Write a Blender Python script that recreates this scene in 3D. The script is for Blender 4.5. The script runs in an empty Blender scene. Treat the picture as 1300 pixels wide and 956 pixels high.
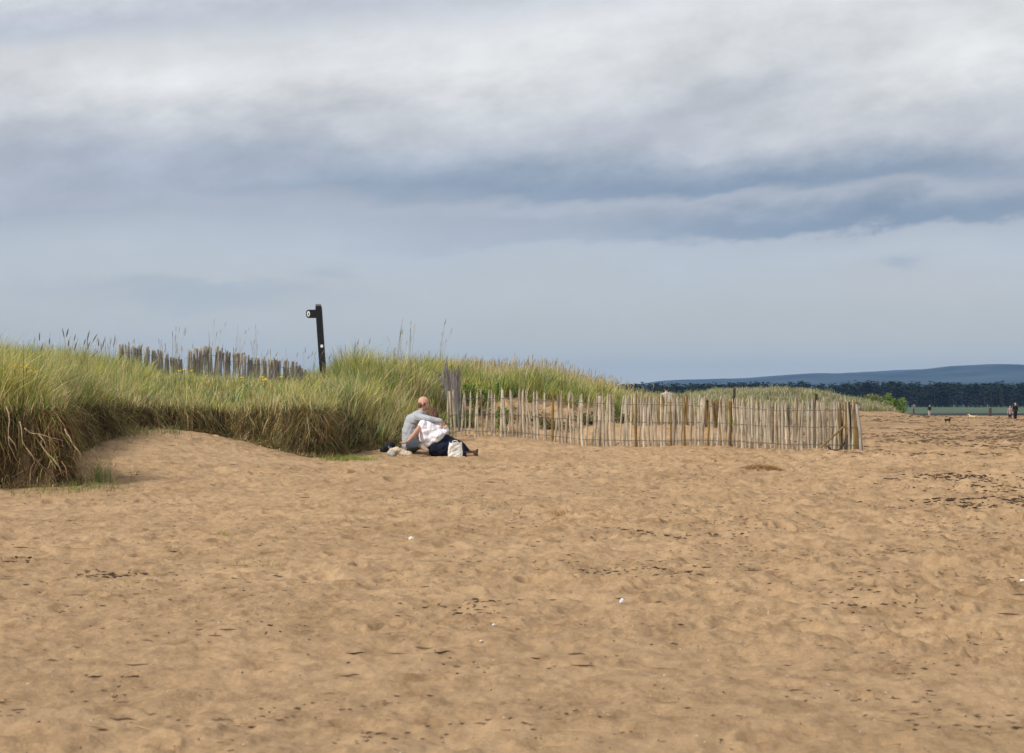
import bpy, math, random
import numpy as np
from mathutils import Vector
R = math.radians
random.seed(7)
rng = np.random.default_rng(11)
scene = bpy.context.scene
COL = scene.collection
EYE, F, CX, CY = 1.6, 3000.0, 650.0, 514.0      # eye height, focal length and horizon centre in photo pixels

def at(px, D): return (px - CX) / F * D
def zat(py, D): return EYE + (CY - py) / F * D

# ---------------------------------------------------------------- noise
_perm = np.random.default_rng(3).integers(0, 2**31, 65536)
def _h(ix, iy, s):
    return _perm[(ix * 7919 + iy * 104729 + s * 1299709) & 65535]
def vhash(ix, iy, s=0): return (_h(ix, iy, s) & 0xffffff) / float(0xffffff)
def noise(x, y, s=0):
    x = np.asarray(x, float); y = np.asarray(y, float)
    ix = np.floor(x).astype(np.int64); iy = np.floor(y).astype(np.int64)
    fx = x - ix; fy = y - iy
    u = fx*fx*fx*(fx*(fx*6-15)+10); v = fy*fy*fy*(fy*(fy*6-15)+10)
    def g(a, b, dx, dy):
        t = vhash(a, b, s) * 2*math.pi
        return np.cos(t)*dx + np.sin(t)*dy
    n = (g(ix,iy,fx,fy)*(1-u)+g(ix+1,iy,fx-1,fy)*u)*(1-v) + (g(ix,iy+1,fx,fy-1)*(1-u)+g(ix+1,iy+1,fx-1,fy-1)*u)*v
    return n * 1.5
def fbm(x, y, o=4, s=0):
    r = 0; a = 1; t = 0
    for k in range(o):
        r = r + a*noise(x*2**k, y*2**k, s+k); t += a; a *= .5
    return r/t
def sst(a, b, x):
    t = np.clip((np.asarray(x, float)-a)/(b-a), 0, 1); return t*t*(3-2*t)

def sdf(poly, x, y):
    x = np.asarray(x, float); y = np.asarray(y, float)
    d = np.full(x.shape, 1e9); inside = np.zeros(x.shape, bool)
    n = len(poly)
    for i in range(n):
        x0, y0 = poly[i]; x1, y1 = poly[(i+1) % n]
        ex, ey = x1-x0, y1-y0
        t = np.clip(((x-x0)*ex+(y-y0)*ey)/(ex*ex+ey*ey), 0, 1)
        d = np.minimum(d, np.hypot(x-x0-t*ex, y-y0-t*ey))
        c = ((y0 > y) != (y1 > y))
        if y1 != y0: inside ^= c & (x < (x1-x0)*(y-y0)/(y1-y0)+x0)
    return np.where(inside, d, -d)

# ---------------------------------------------------------------- terrain
FOOT_A = [(-60,24),(-14,29.5),(-9,30.6),(-6.9,31.4),(-6.1,31.7),(-5.9,32.3),(-6.5,33.2),(-6.85,35),(-6.7,37.5),(-6.6,40),(-6.45,41.8),
          (-5.24,42.6),(-4.3,41.7),(-3.55,40.9),(-3.2,41.3),(-2.9,42.9),(-2.2,44.2),(-1.75,46.3),(-1.35,49.3),(-.9,52),(-.2,56),(-.2,80),(-60,80)]
FOOT_B = [(-1.5,48.9),(1.2,50.0),(2.6,51.6),(3.9,53.4),(6.0,55),(8.0,60),(8.3,68),(5,76),(-8,80),(-7,56),(-4,51.5)]
def terrain(x, y):
    x = np.asarray(x, float); y = np.asarray(y, float)
    z = np.interp(y, [-1e5,0,12,30,42,50,100,220,360,378,400,425,1e5], [0,0,.05,.42,.69,.74,.38,.02,0,-.05,-.02,.15,.3])
    z = z + .5*sst(0,3.6,-x-2.9)*sst(29,42,y)*(1-sst(60,90,y))
    z = z + .55*sst(90,150,y)*(1-sst(300,360,y))*(1-sst(24,50,x))
    # swells of the open beach
    z = z + .05*fbm(x/5, y/7, 3, 21)*sst(8,14,y)*(1-sst(200,300,y))
    z = z + .10*np.exp(-((x+2.1)/.9)**2-((y-43.0)/.9)**2)
    z = z + .2*np.exp(-((x+.3)/1.6)**2-((y-48.3)/2.2)**2)
    veg = np.zeros(z.shape)
    wob = .22*noise(x*1.3, y*1.3, 5)+.12*noise(x*4, y*4, 6)
    dA = sdf(FOOT_A, x, y) + wob
    topA = 1.45 + .085*np.clip(dA, 0, 10.5) + (.26*sst(.2,1.8,dA)-.16)*(1-sst(35,39,y)) + .16*fbm(x/2.2, y/2.2, 3, 9)
    topA = topA + .2*np.exp(-((x+3.7)/1.3)**2-((y-51)/2.)**2) + .3*np.exp(-((x+5.3)/.8)**2-((y-58.3)/1.5)**2)
    topA = topA + .14*np.exp(-((x+7.3)/1.2)**2-((y-38.5)/3.)**2) - .12*sst(-3.8,-2.3,x)*(1-sst(43,47,y)) + .30*sst(45,50,y)*sst(-4.2,-3.2,x) + .10*(1-sst(35,40,y))*sst(-8.5,-7,x)
    wA = np.interp(x, [-3.3,-2.6], [.26,1.1])
    mA = sst(-.05, 1, dA/wA)
    z = z*(1-mA) + topA*mA
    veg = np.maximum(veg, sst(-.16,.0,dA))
    dB = sdf(FOOT_B, x, y) + wob*1.4
    topB = np.interp(x, [-3,1,2.2,3.0,4.2,5.2,7], [2.05,1.98,1.68,1.44,1.24,1.12,.95]) + .14*fbm(x/1.8, y/1.8, 3, 12)
    mB = sst(-.3, 1, dB/3.6)
    zb = np.where(dB > -1.1, z*(1-mB)+topB*mB, z)
    z = np.maximum(z, zb)
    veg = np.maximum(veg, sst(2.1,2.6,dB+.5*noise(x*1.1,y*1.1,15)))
    # sand drifted inside the fenced corner
    t = np.clip(((x-6.57)*-3.57+(y-45)*5)/(3.57**2+25), 0, 1.3)
    dr = np.hypot(x-6.57+t*3.57, y-45-t*5)
    z = z + .42*sst(.15,.9,t)*np.exp(-(dr/1.3)**2)*(1-mB)
    # far dunes
    def bump(cx, cy, sx, sy, top, s):
        nonlocal z, veg
        m = np.exp(-(np.abs((x-cx)/sx)**3.6)-(np.abs((y-cy)/sy)**3.6))
        tp = top*(1+.10*fbm(x/3.5, y/9, 3, s)+.05*noise(x/1.3,y/3,s+3))
        z = z*(1-m)+np.maximum(tp, z)*m
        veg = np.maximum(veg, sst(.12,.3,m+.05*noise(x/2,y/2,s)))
    bump(18.2,174,7.2,20,2.5,30)
    bump(4,150,12,22,1.8,33)
    bump(27.3,204,4.5,12,1.55,36)
    bump(-30,130,40,40,2.2,39)
    return z, veg
def tz(x, y): return float(terrain(np.array([x]), np.array([y]))[0][0])

def micro(x, y, r):
    """footprints, scuffs and wind ripples in the dry sand"""
    m = .080*fbm(x/.8, y/1.1, 4, 40) + .036*fbm(x/.25, y/.36, 3, 44) - .05*np.abs(fbm(x/.6,y/.9,3,47))
    m = m + .045*np.maximum(0, noise(x/.55, y/.8, 52)-.12)*sst(-.2,.3,noise(x/2.5,y/2,53))
    for (cell, dep, rad, prob, s) in ((.62,.085,.17,.55,60),(.41,.05,.11,.5,70),(1.1,.10,.26,.45,80)):
        ix = np.floor(x/cell).astype(np.int64); iy = np.floor(y/cell).astype(np.int64)
        best = np.zeros(x.shape)
        traffic = sst(-.25,.3,fbm(x/4, y/3, 2, s+5))
        for a in (-1,0,1):
            for b in (-1,0,1):
                jx = ix+a; jy = iy+b
                px = (jx+.15+.7*vhash(jx,jy,s))*cell; py = (jy+.15+.7*vhash(jx,jy,s+1))*cell
                ang = vhash(jx,jy,s+2)*math.pi; on = vhash(jx,jy,s+3) < prob
                rr = rad*(.6+.7*vhash(jx,jy,s+4))
                dx = x-px; dy = y-py
                u = dx*np.cos(ang)+dy*np.sin(ang); v = -dx*np.sin(ang)+dy*np.cos(ang)
                q = np.sqrt((u/rr)**2+(v/(rr*.6))**2)
                p = np.where(q < 1, -(1-q*q)**1.5, 0) + .35*np.exp(-((q-1.15)/.22)**2)
                best = best + np.where(on, p, 0)*dep*(rr/rad)
        m = m + best*traffic
    amp = np.clip(.85 + .9*fbm(x/7, y/5, 2, 95) + .05*np.clip(x,-6,6), .5, 1.6)
    return m*amp + .016*fbm(x/.10, y/.13, 2, 97)

# ---------------------------------------------------------------- mesh helpers
def raw_mesh(name, V, Fq, col=None, attrs=None, smooth=False):
    """V (n,3); Fq (m,k) array of equal sized faces"""
    V = np.ascontiguousarray(V, np.float32); Fq = np.ascontiguousarray(Fq, np.int32)
    me = bpy.data.meshes.new(name); k = Fq.shape[1]; m = len(Fq)
    me.vertices.add(len(V)); me.vertices.foreach_set('co', V.ravel())
    me.loops.add(m*k); me.loops.foreach_set('vertex_index', Fq.ravel())
    me.polygons.add(m); me.polygons.foreach_set('loop_start', np.arange(0, m*k, k, dtype=np.int32))
    try: me.polygons.foreach_set('loop_total', np.full(m, k, np.int32))
    except Exception: pass
    me.polygons.foreach_set('use_smooth', np.full(m, smooth))
    if col is not None:
        a = me.attributes.new('Col', 'FLOAT_COLOR', 'POINT')
        c = np.ones((len(V),4), np.float32); c[:,:3] = col; a.data.foreach_set('color', c.ravel())
    for n, d in (attrs or {}).items():
        a = me.attributes.new(n, 'FLOAT', 'POINT'); a.data.foreach_set('value', np.asarray(d, np.float32))
    me.update(); me.validate(clean_customdata=False)
    return me
def link(name, me, mat=None, parent=None):
    o = bpy.data.objects.new(name, me); COL.objects.link(o)
    if mat: me.materials.append(mat)
    if parent: o.parent = parent
    return o
def tag(o, label=None, cat=None, group=None, kind=None):
    if label: o['label'] = label
    if cat: o['category'] = cat
    if group: o['group'] = group
    if kind: o['kind'] = kind
    return o
def empty(name, loc, label, cat, group=None):
    o = bpy.data.objects.new(name, None); COL.objects.link(o); o.location = loc; o.empty_display_size = .2
    return tag(o, label, cat, group)

class MB:
    def __init__(s): s.v = []; s.f = []
    def tube(s, pts, rad, n=6, jag=0, cap=True, tip=False, squash=1.0, phase=0):
        base = len(s.v); pts = [Vector(p) for p in pts]
        for i, p in enumerate(pts):
            d = (pts[min(i+1,len(pts)-1)]-pts[max(i-1,0)]).normalized()
            a = Vector((0,1,0)) if abs(d.y) < .9 else Vector((1,0,0))
            u = d.cross(a).normalized(); w = d.cross(u).normalized()
            for k in range(n):
                t = 2*math.pi*k/n+phase; r = rad[i]*(1+jag*random.uniform(-1,1))
                s.v.append(p+u*math.cos(t)*r+w*math.sin(t)*r*squash)
        for i in range(len(pts)-1):
            for k in range(n):
                s.f.append((base+i*n+k, base+i*n+(k+1)%n, base+(i+1)*n+(k+1)%n, base+(i+1)*n+k))
        if cap:
            s.f.append(tuple(base+k for k in range(n))[::-1]); s.f.append(tuple(base+(len(pts)-1)*n+k for k in range(n)))
        return s
    def box(s, c, h, rot=0, tilt=0):
        base = len(s.v); cr, sr = math.cos(rot), math.sin(rot)
        for z in (-1,1):
            for x, y in ((-1,-1),(1,-1),(1,1),(-1,1)):
                X, Y, Z = x*h[0], y*h[1], z*h[2]
                s.v.append(Vector((c[0]+X*cr-Y*sr+tilt*Z, c[1]+X*sr+Y*cr, c[2]+Z)))
        for q in ((3,2,1,0),(4,5,6,7),(0,1,5,4),(1,2,6,5),(2,3,7,6),(3,0,4,7)): s.f.append(tuple(base+k for k in q))
        return s
    def mesh(s, name, smooth=False):
        me = bpy.data.meshes.new(name); me.from_pydata([tuple(v) for v in s.v], [], s.f)
        if smooth:
            for p in me.polygons: p.use_smooth = True
        me.update(); return me
    def build(s, name, mat, parent=None, smooth=False, bevel=0):
        o = link(name, s.mesh(name, smooth), mat, parent)
        if bevel:
            b = o.modifiers.new('b', 'BEVEL'); b.width = bevel; b.segments = 2
        return o

# ---------------------------------------------------------------- materials
def mat(name):
    m = bpy.data.materials.new(name); m.use_nodes = True
    nt = m.node_tree; p = nt.nodes['Principled BSDF']; p.inputs['Specular IOR Level'].default_value = .25
    return m, nt, p
def N(nt, t, **kw):
    n = nt.nodes.new(t)
    for k, v in kw.items():
        if k in n.inputs: n.inputs[k].default_value = v
        else: setattr(n, k, v)
    return n
def ramp(nt, stops, interp='LINEAR'):
    r = nt.nodes.new('ShaderNodeValToRGB'); e = r.color_ramp.elements; r.color_ramp.interpolation = interp
    while len(e) < len(stops): e.new(.5)
    for i, (p, c) in enumerate(stops):
        e[i].position = p; e[i].color = (*c, 1) if len(c) == 3 else c
    return r
def mix(nt, fac, a, b, mode='MIX'):
    m = nt.nodes.new('ShaderNodeMix'); m.data_type = 'RGBA'; m.blend_type = mode
    for i, v in ((0,fac),(6,a),(7,b)):
        if hasattr(v, 'links') or hasattr(v, 'is_output'): nt.links.new(v, m.inputs[i])
        elif v is not None: m.inputs[i].default_value = v if i == 0 else (*v, 1)
    return m.outputs[2]
def plain(name, c, rough=.8, var=.15, scale=30, bump=0, spec=.25, metal=0, stretch=(1,1,1)):
    m, nt, p = mat(name); L = nt.links.new
    tc = N(nt, 'ShaderNodeTexCoord'); mp = N(nt, 'ShaderNodeMapping'); mp.inputs['Scale'].default_value = stretch
    L(tc.outputs['Object'], mp.inputs['Vector'])
    n = N(nt, 'ShaderNodeTexNoise', Scale=scale, Detail=4.0); L(mp.outputs[0], n.inputs['Vector'])
    r = ramp(nt, [(.3, tuple(v*(1-var) for v in c)), (.7, tuple(min(1,v*(1+var)) for v in c))]); L(n.outputs['Fac'], r.inputs[0])
    L(r.outputs[0], p.inputs['Base Color']); p.inputs['Roughness'].default_value = rough
    p.inputs['Specular IOR Level'].default_value = spec; p.inputs['Metallic'].default_value = metal
    if bump:
        b = N(nt, 'ShaderNodeBump', Strength=bump, Distance=.01); L(n.outputs['Fac'], b.inputs['Height']); L(b.outputs[0], p.inputs['Normal'])
    return m

def sand_mat():
    m, nt, p = mat('sand_and_soil'); L = nt.links.new
    tc = N(nt, 'ShaderNodeTexCoord'); P = tc.outputs['Object']
    def noi(sc, det=4, st=(1,1,1), ro=.5):
        mp = N(nt, 'ShaderNodeMapping'); mp.inputs['Scale'].default_value = st; L(P, mp.inputs['Vector'])
        n = N(nt, 'ShaderNodeTexNoise', Scale=sc, Detail=float(det), Roughness=ro); L(mp.outputs[0], n.inputs['Vector']); return n.outputs['Fac']
    big = noi(.35,4); r1 = ramp(nt, [(.3,(.425,.282,.156)),(.7,(.51,.344,.196))]); L(big, r1.inputs[0])
    mid = noi(4.2,7,(1,.6,1),.68); r2 = ramp(nt, [(.30,(.62,.575,.53)),(.44,(.88,.865,.85)),(.58,(1.06,1.06,1.06))]); L(mid, r2.inputs[0])
    c = mix(nt, 1.0, r1.outputs[0], r2.outputs[0], 'MULTIPLY')
    fine = noi(38,5,(1,.8,1),.8); r3 = ramp(nt, [(.3,(.68,.66,.645)),(.62,(1.12,1.12,1.12))]); L(fine, r3.inputs[0])
    c3 = mix(nt, 1.0, c, r3.outputs[0], 'MULTIPLY'); msk = noi(.28,3,(1,1.4,1)); r7 = ramp(nt, [(.38,(.25,.25,.25)),(.6,(1,1,1))]); L(msk, r7.inputs[0])
    c = mix(nt, r7.outputs[0], c, c3)
    # coarse wrack-strewn sand on the lower beach
    wr = N(nt, 'ShaderNodeAttribute', attribute_name='wrack')
    wn = noi(1.1,7,(1,.35,1),.75); r4 = ramp(nt, [(.42,(1,1,1)),(.62,(.60,.56,.52))]); L(wn, r4.inputs[0])
    cw = mix(nt, 1.0, c, r4.outputs[0], 'MULTIPLY')
    c = mix(nt, wr.outputs['Fac'], c, cw)
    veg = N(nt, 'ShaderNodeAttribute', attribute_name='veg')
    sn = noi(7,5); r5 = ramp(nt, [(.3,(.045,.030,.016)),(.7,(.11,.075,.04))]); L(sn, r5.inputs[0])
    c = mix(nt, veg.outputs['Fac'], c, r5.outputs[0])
    ms = N(nt, 'ShaderNodeAttribute', attribute_name='marsh')
    mn = noi(.05,5,(1,.3,1)); r6 = ramp(nt, [(.35,(.065,.10,.06)),(.65,(.11,.155,.095))]); L(mn, r6.inputs[0])
    c = mix(nt, ms.outputs['Fac'], c, r6.outputs[0])
    md = N(nt, 'ShaderNodeAttribute', attribute_name='mud')
    c = mix(nt, md.outputs['Fac'], c, (.03,.035,.04))
    L(c, p.inputs['Base Color']); p.inputs['Roughness'].default_value = .95; p.inputs['Specular IOR Level'].default_value = .1
    b = N(nt, 'ShaderNodeBump', Strength=1.0, Distance=.035); hn = noi(9,8,(1,.8,1),.75); L(hn, b.inputs['Height']); L(b.outputs[0], p.inputs['Normal'])
    return m
def blade_mat(name, trans=.3, rough=.55):
    m, nt, p = mat(name); L = nt.links.new
    a = N(nt, 'ShaderNodeAttribute', attribute_name='Col'); L(a.outputs['Color'], p.inputs['Base Color'])
    p.inputs['Roughness'].default_value = rough; p.inputs['Specular IOR Level'].default_value = .2
    t = N(nt, 'ShaderNodeBsdfTranslucent'); L(a.outputs['Color'], t.inputs['Color'])
    mx = N(nt, 'ShaderNodeMixShader', Fac=trans); L(p.outputs[0], mx.inputs[1]); L(t.outputs[0], mx.inputs[2])
    L(mx.outputs[0], nt.nodes['Material Output'].inputs['Surface']); return m
def wood_mat(name, cols, var=.25):
    """cleft wood, each piece its own tone through Object Info random"""
    m, nt, p = mat(name); L = nt.links.new
    oi = N(nt, 'ShaderNodeObjectInfo'); k = len(cols)
    r = ramp(nt, [(i/max(1,k-1), c) for i, c in enumerate(cols)]); L(oi.outputs['Random'], r.inputs[0])
    tc = N(nt, 'ShaderNodeTexCoord'); ad = N(nt, 'ShaderNodeVectorMath', operation='ADD'); L(tc.outputs['Object'], ad.inputs[0])
    cb = N(nt, 'ShaderNodeCombineXYZ'); ml = N(nt, 'ShaderNodeMath', operation='MULTIPLY'); ml.inputs[1].default_value = 57.0
    L(oi.outputs['Random'], ml.inputs[0]); L(ml.outputs[0], cb.inputs[2]); L(cb.outputs[0], ad.inputs[1])
    mp = N(nt, 'ShaderNodeMapping'); mp.inputs['Scale'].default_value = (1,1,.09); L(ad.outputs[0], mp.inputs['Vector'])
    n = N(nt, 'ShaderNodeTexNoise', Scale=55.0, Detail=5.0); L(mp.outputs[0], n.inputs['Vector'])
    g = ramp(nt, [(.3,(1-var*1.6,)*3),(.65,(1+var*.5,)*3)]); L(n.outputs['Fac'], g.inputs[0])
    mp2 = N(nt, 'ShaderNodeMapping'); mp2.inputs['Scale'].default_value = (1,1,.5); L(ad.outputs[0], mp2.inputs['Vector'])
    n2 = N(nt, 'ShaderNodeTexNoise', Scale=6.0, Detail=3.0); L(mp2.outputs[0], n2.inputs['Vector'])
    g2 = ramp(nt, [(.35,(.62,.58,.52)),(.6,(1,1,1))]); L(n2.outputs['Fac'], g2.inputs[0])
    c = mix(nt, 1.0, r.outputs[0], g.outputs[0], 'MULTIPLY'); c = mix(nt, .8, c, g2.outputs[0], 'MULTIPLY')
    L(c, p.inputs['Base Color']); p.inputs['Roughness'].default_value = .85
    b = N(nt, 'ShaderNodeBump', Strength=.5, Distance=.004); L(n.outputs['Fac'], b.inputs['Height']); L(b.outputs[0], p.inputs['Normal'])
    return m
M_SAND = sand_mat()
M_GRASS = blade_mat('grass_blades'); M_DEAD = blade_mat('dead_grass', .15, .8); M_BITS = blade_mat('debris', 0, .85)
M_LEAF = blade_mat('leaves', .3, .5)
M_PALE = wood_mat('chestnut_pale', [(.63,.55,.43),(.42,.34,.25),(.56,.48,.37),(.31,.245,.175),(.62,.55,.44),(.48,.41,.31)])
M_OLD = wood_mat('weathered_pale', [(.40,.365,.345),(.52,.475,.43),(.33,.30,.29),(.56,.51,.44),(.42,.385,.37)])
M_PALE_LIGHT = wood_mat('bleached_pale', [(.72,.62,.47),(.58,.49,.37)])
M_POST = wood_mat('fence_post_wood', [(.30,.20,.075),(.24,.16,.06)])
M_DARKWOOD = wood_mat('dark_wet_wood', [(.06,.045,.03),(.09,.07,.045)])
M_WIRE = plain('galvanised_wire', (.16,.15,.14), .6, metal=.6)

# ---------------------------------------------------------------- ground sheet
def build_ground():
    az_f = np.arange(-.262, .2621, .00056)
    az = np.concatenate([np.linspace(-math.pi, -.75, 46)[:-1], np.linspace(-.75,-.262,60)[:-1], az_f, np.linspace(.262,.75,60)[1:], np.linspace(.75, math.pi, 46)[1:]])
    r = np.concatenate([np.linspace(.3, 8, 20)[:-1], np.arange(8, 28, .042), np.arange(28, 62, .07), 62*np.exp(np.arange(0, 1.8, .012)), 62*math.exp(1.8)*np.exp(np.arange(.03, 4.2, .05))])
    A, Rr = np.meshgrid(az, r); x = Rr*np.sin(A); y = Rr*np.cos(A)
    z, veg = terrain(x, y)
    near = (Rr < 90)
    mz = np.zeros(x.shape); mm = (Rr < 90) & (Rr > 6.5)
    mz[mm] = micro(x[mm], y[mm], Rr[mm])
    fade = sst(7,9,Rr)*(1-sst(70,90,Rr))*(1-.8*veg)
    z = z + mz*fade*1.0 + .05*fbm(x/1.5, y/5, 3, 90)*sst(60,80,Rr)*(1-sst(250,300,Rr))*(1-veg)
    far = sst(75,110,Rr)
    nA = len(az); idx = np.arange(len(r)*nA).reshape(len(r), nA)
    q = np.stack([idx[:-1,:-1], idx[:-1,1:], idx[1:,1:], idx[1:,:-1]], -1).reshape(-1,4)
    V = np.stack([x, y, z], -1).reshape(-1,3)
    wr = sst(2,8,x+.10*(y-45))*sst(38,60,y)*(1-veg)*(.75+.25*sst(-.2,.3,fbm(x/8,y/6,2,77)))*(1-sst(360,400,y))
    marsh = sst(418,430,y); mud = sst(345,358,y)*(1-sst(418,428,y))
    veg2 = veg*(1-marsh)
    me = raw_mesh('ground', V, q, attrs={'veg':veg2.ravel(),'wrack':wr.ravel(),'marsh':marsh.ravel(),'mud':mud.ravel()}, smooth=True)
    o = link('ground', me, M_SAND); tag(o, 'tan sandy beach with footprints rising to dunes', 'ground', kind='structure')
build_ground()

# ---------------------------------------------------------------- blades
def blades(B, v0, a, w, c0, c1, segs=3, prof=None, side=None):
    """ribbons: pos(t) = B + v0 t + a t^2, width w*prof, colour c0 -> c1"""
    n = len(B); ts = np.linspace(0, 1, segs+1)
    phi = rng.uniform(0, math.pi*2, n) if side is None else side
    sd = np.stack([np.cos(phi), np.sin(phi), np.zeros(n)], -1)
    prof = prof or (lambda t: max(.12, (1-t)**.6))
    V = np.empty((n, segs+1, 2, 3)); C = np.empty((n, segs+1, 2, 3))
    for i, t in enumerate(ts):
        p = B + v0*t + a*t*t; ww = (w*prof(t)*.5)[:,None]
        V[:,i,0] = p - sd*ww; V[:,i,1] = p + sd*ww
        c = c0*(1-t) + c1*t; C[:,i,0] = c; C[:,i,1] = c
    k = (segs+1)*2; base = (np.arange(n)*k)[:,None,None]
    q = np.array([[2*i,2*i+1,2*i+3,2*i+2] for i in range(segs)])[None] + base
    return V.reshape(-1,3), q.reshape(-1,4), C.reshape(-1,3)
def merge(parts):
    V, Q, C = [], [], []; o = 0
    for v, q, c in parts:
        V.append(v); Q.append(q+o); C.append(c); o += len(v)
    return np.concatenate(V), np.concatenate(Q), np.concatenate(C)
def scatter(poly_fn, box, dens):
    x0,x1,y0,y1 = box; n = int((x1-x0)*(y1-y0)*dens)
    x = rng.uniform(x0,x1,n); y = rng.uniform(y0,y1,n)
    k = poly_fn(x,y) > rng.uniform(0,1,n); return x[k], y[k]
GREEN = np.array([.17,.235,.045]); BLUEG = np.array([.17,.26,.11]); LIME = np.array([.43,.43,.10]); STRAW = np.array([.66,.54,.30]); OLIVE = np.array([.29,.25,.09]); BROWN = np.array([.31,.18,.08])
def palette(x, y, strawness):
    n = len(x); s = rng.uniform(0,1,n)
    p1 = 1.5*fbm(x/1.1, y/1.6, 3, 200); p2 = 1.3*fbm(x/.7, y/1.2, 2, 210); strawness = strawness+.5*np.maximum(0,fbm(x/.8,y/1.3,3,220)-.05)
    c = np.where((s < .36+p1)[:,None], GREEN, LIME)
    c = np.where((rng.uniform(0,1,n) < .22+.9*p2)[:,None], BLUEG, c)
    c = np.where((rng.uniform(0,1,n) < strawness)[:,None], STRAW, c)
    c = np.where((rng.uniform(0,1,n) < .10+.35*strawness)[:,None], OLIVE, c)
    return c*rng.uniform(.62,1.5,n)[:,None]
def grass(x, y, h, w, straw, lean=.35, tip=None, up=1.0):
    n = len(x); z, _ = terrain(x, y); B = np.stack([x,y,z-.03], -1)
    # tussocks: blades of one tussock fan out from its middle
    cell = .46; ix = np.floor(x/cell); iy = np.floor(y/cell)
    cx = (ix+.5)*cell; cy = (iy+.5)*cell
    fan = np.stack([(x-cx)/cell, (y-cy)/cell], -1)*1.1
    tv = vhash(ix.astype(np.int64), iy.astype(np.int64), 99); h = h*(.55+.9*tv)
    az = rng.uniform(0, 2*math.pi, n); l = np.abs(rng.normal(0, lean, n))
    d = np.stack([np.cos(az)*l + fan[:,0] + .10, np.sin(az)*l + fan[:,1]], -1)
    bend = rng.uniform(.1,.9,n)**1.3
    v0 = np.stack([d[:,0]*.45*h, d[:,1]*.45*h, h*(1.0+.25*bend)*up], -1)
    a = np.stack([d[:,0]*bend*.8*h, d[:,1]*bend*.8*h, -h*bend*(.30+.35*np.hypot(d[:,0],d[:,1]))], -1)
    c = palette(x, y, straw)
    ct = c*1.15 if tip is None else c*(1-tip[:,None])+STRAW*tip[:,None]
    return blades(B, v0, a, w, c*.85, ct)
def accent(fn, box, dens, hm):
    x, y = scatter(fn, box, dens); n = len(x); z,_ = terrain(x,y); B = np.stack([x,y,z],-1); h = hm*rng.uniform(.8,1.35,n)
    az = rng.uniform(0,2*math.pi,n); l = rng.uniform(.2,1.,n); d = np.stack([np.cos(az)*l+.2,np.sin(az)*l],-1)*h[:,None]; bd = rng.uniform(.2,1.,n)
    v0 = np.concatenate([d*.4,(h*1.15)[:,None]],-1); a = np.concatenate([d*bd[:,None]*.7,(-h*bd*.6)[:,None]],-1)
    s_ = rng.uniform(0,1,(n,1)); c = np.where(s_<.4,LIME*1.25,np.where(s_<.7,STRAW,BLUEG*1.5))*rng.uniform(.7,1.2,n)[:,None]
    return blades(B,v0,a,rng.uniform(.012,.022,n),c,c,4)
def stalks(x, y, h, lean=.12, col=(.34,.30,.14), head=(.42,.33,.17), hw=.016):
    n = len(x); z, _ = terrain(x, y); B = np.stack([x,y,z], -1)
    az = rng.uniform(0,2*math.pi,n); l = np.abs(rng.normal(0,lean,n))+.02
    d = np.stack([np.cos(az)*l+.06, np.sin(az)*l, np.zeros(n)], -1)*h[:,None]
    up = np.stack([np.zeros(n), np.zeros(n), h], -1)
    c = np.array(col)*rng.uniform(.7,1.3,n)[:,None]; hc = np.array(head)*rng.uniform(.55,1.3,n)[:,None]
    s1 = blades(B, up+d*.3, d*.9, np.full(n,.006), c, c, 3, lambda t: 1)
    top = B + up + d*1.2; hl = (.10+.07*rng.uniform(0,1,n))[:,None]
    dirn = (up + d*2.1); dirn /= np.linalg.norm(dirn, axis=1)[:,None]
    s2 = blades(top-dirn*.01, dirn*hl, d*.05, np.full(n,hw), hc, hc*1.1, 3, lambda t: [.5,1,.85,.2][int(round(t*3))])
    s3 = blades(top-dirn*.01, dirn*hl, d*.05, np.full(n,hw), hc, hc*1.1, 3, lambda t: [.5,1,.85,.2][int(round(t*3))])
    return merge([s1,s2,s3])
def stuff(name, parts, material, label, cat):
    V,Q,C = merge(parts); o = link(name, raw_mesh(name, V, Q, C), material); tag(o, label, cat, kind='stuff'); return o
def dAf(x,y): return sdf(FOOT_A, x, y)
def dBf(x,y): return sdf(FOOT_B, x, y)

# near left clump
x, y = scatter(lambda x,y: (dAf(x,y) > .12)*1., (-11.5,-5.2,30.5,41), 900)
d = dAf(x,y); n = len(x)
h = .58+.24*fbm(x/1.3,y/1.3,2,301)+rng.uniform(-.12,.2,n)
h = np.clip(h*(.5+.5*sst(.1,.9,d)), .16, .88)
straw = .30-.12*sst(.3,1.5,d)+.3*np.maximum(0,fbm(x/.9,y/.9,2,305))
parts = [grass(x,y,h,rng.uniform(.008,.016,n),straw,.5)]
xs, ys = scatter(lambda x,y: ((x/y*F+CX>40)&(x/y*F+CX<150))*1., (-9.,-6.8,38,41), 7.)
parts.append(stalks(xs,ys,rng.uniform(.7,1.12,len(xs)),.16,hw=.022,head=(.27,.20,.10)))
parts.append(accent(lambda x,y:(dAf(x,y)>.5)*1.,(-9.5,-5.5,30.8,39),75,.5))
stuff('marram_grass', parts, M_GRASS, 'long tangled green and straw grass on the nearest dune hump at left', 'dune grass')
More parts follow.
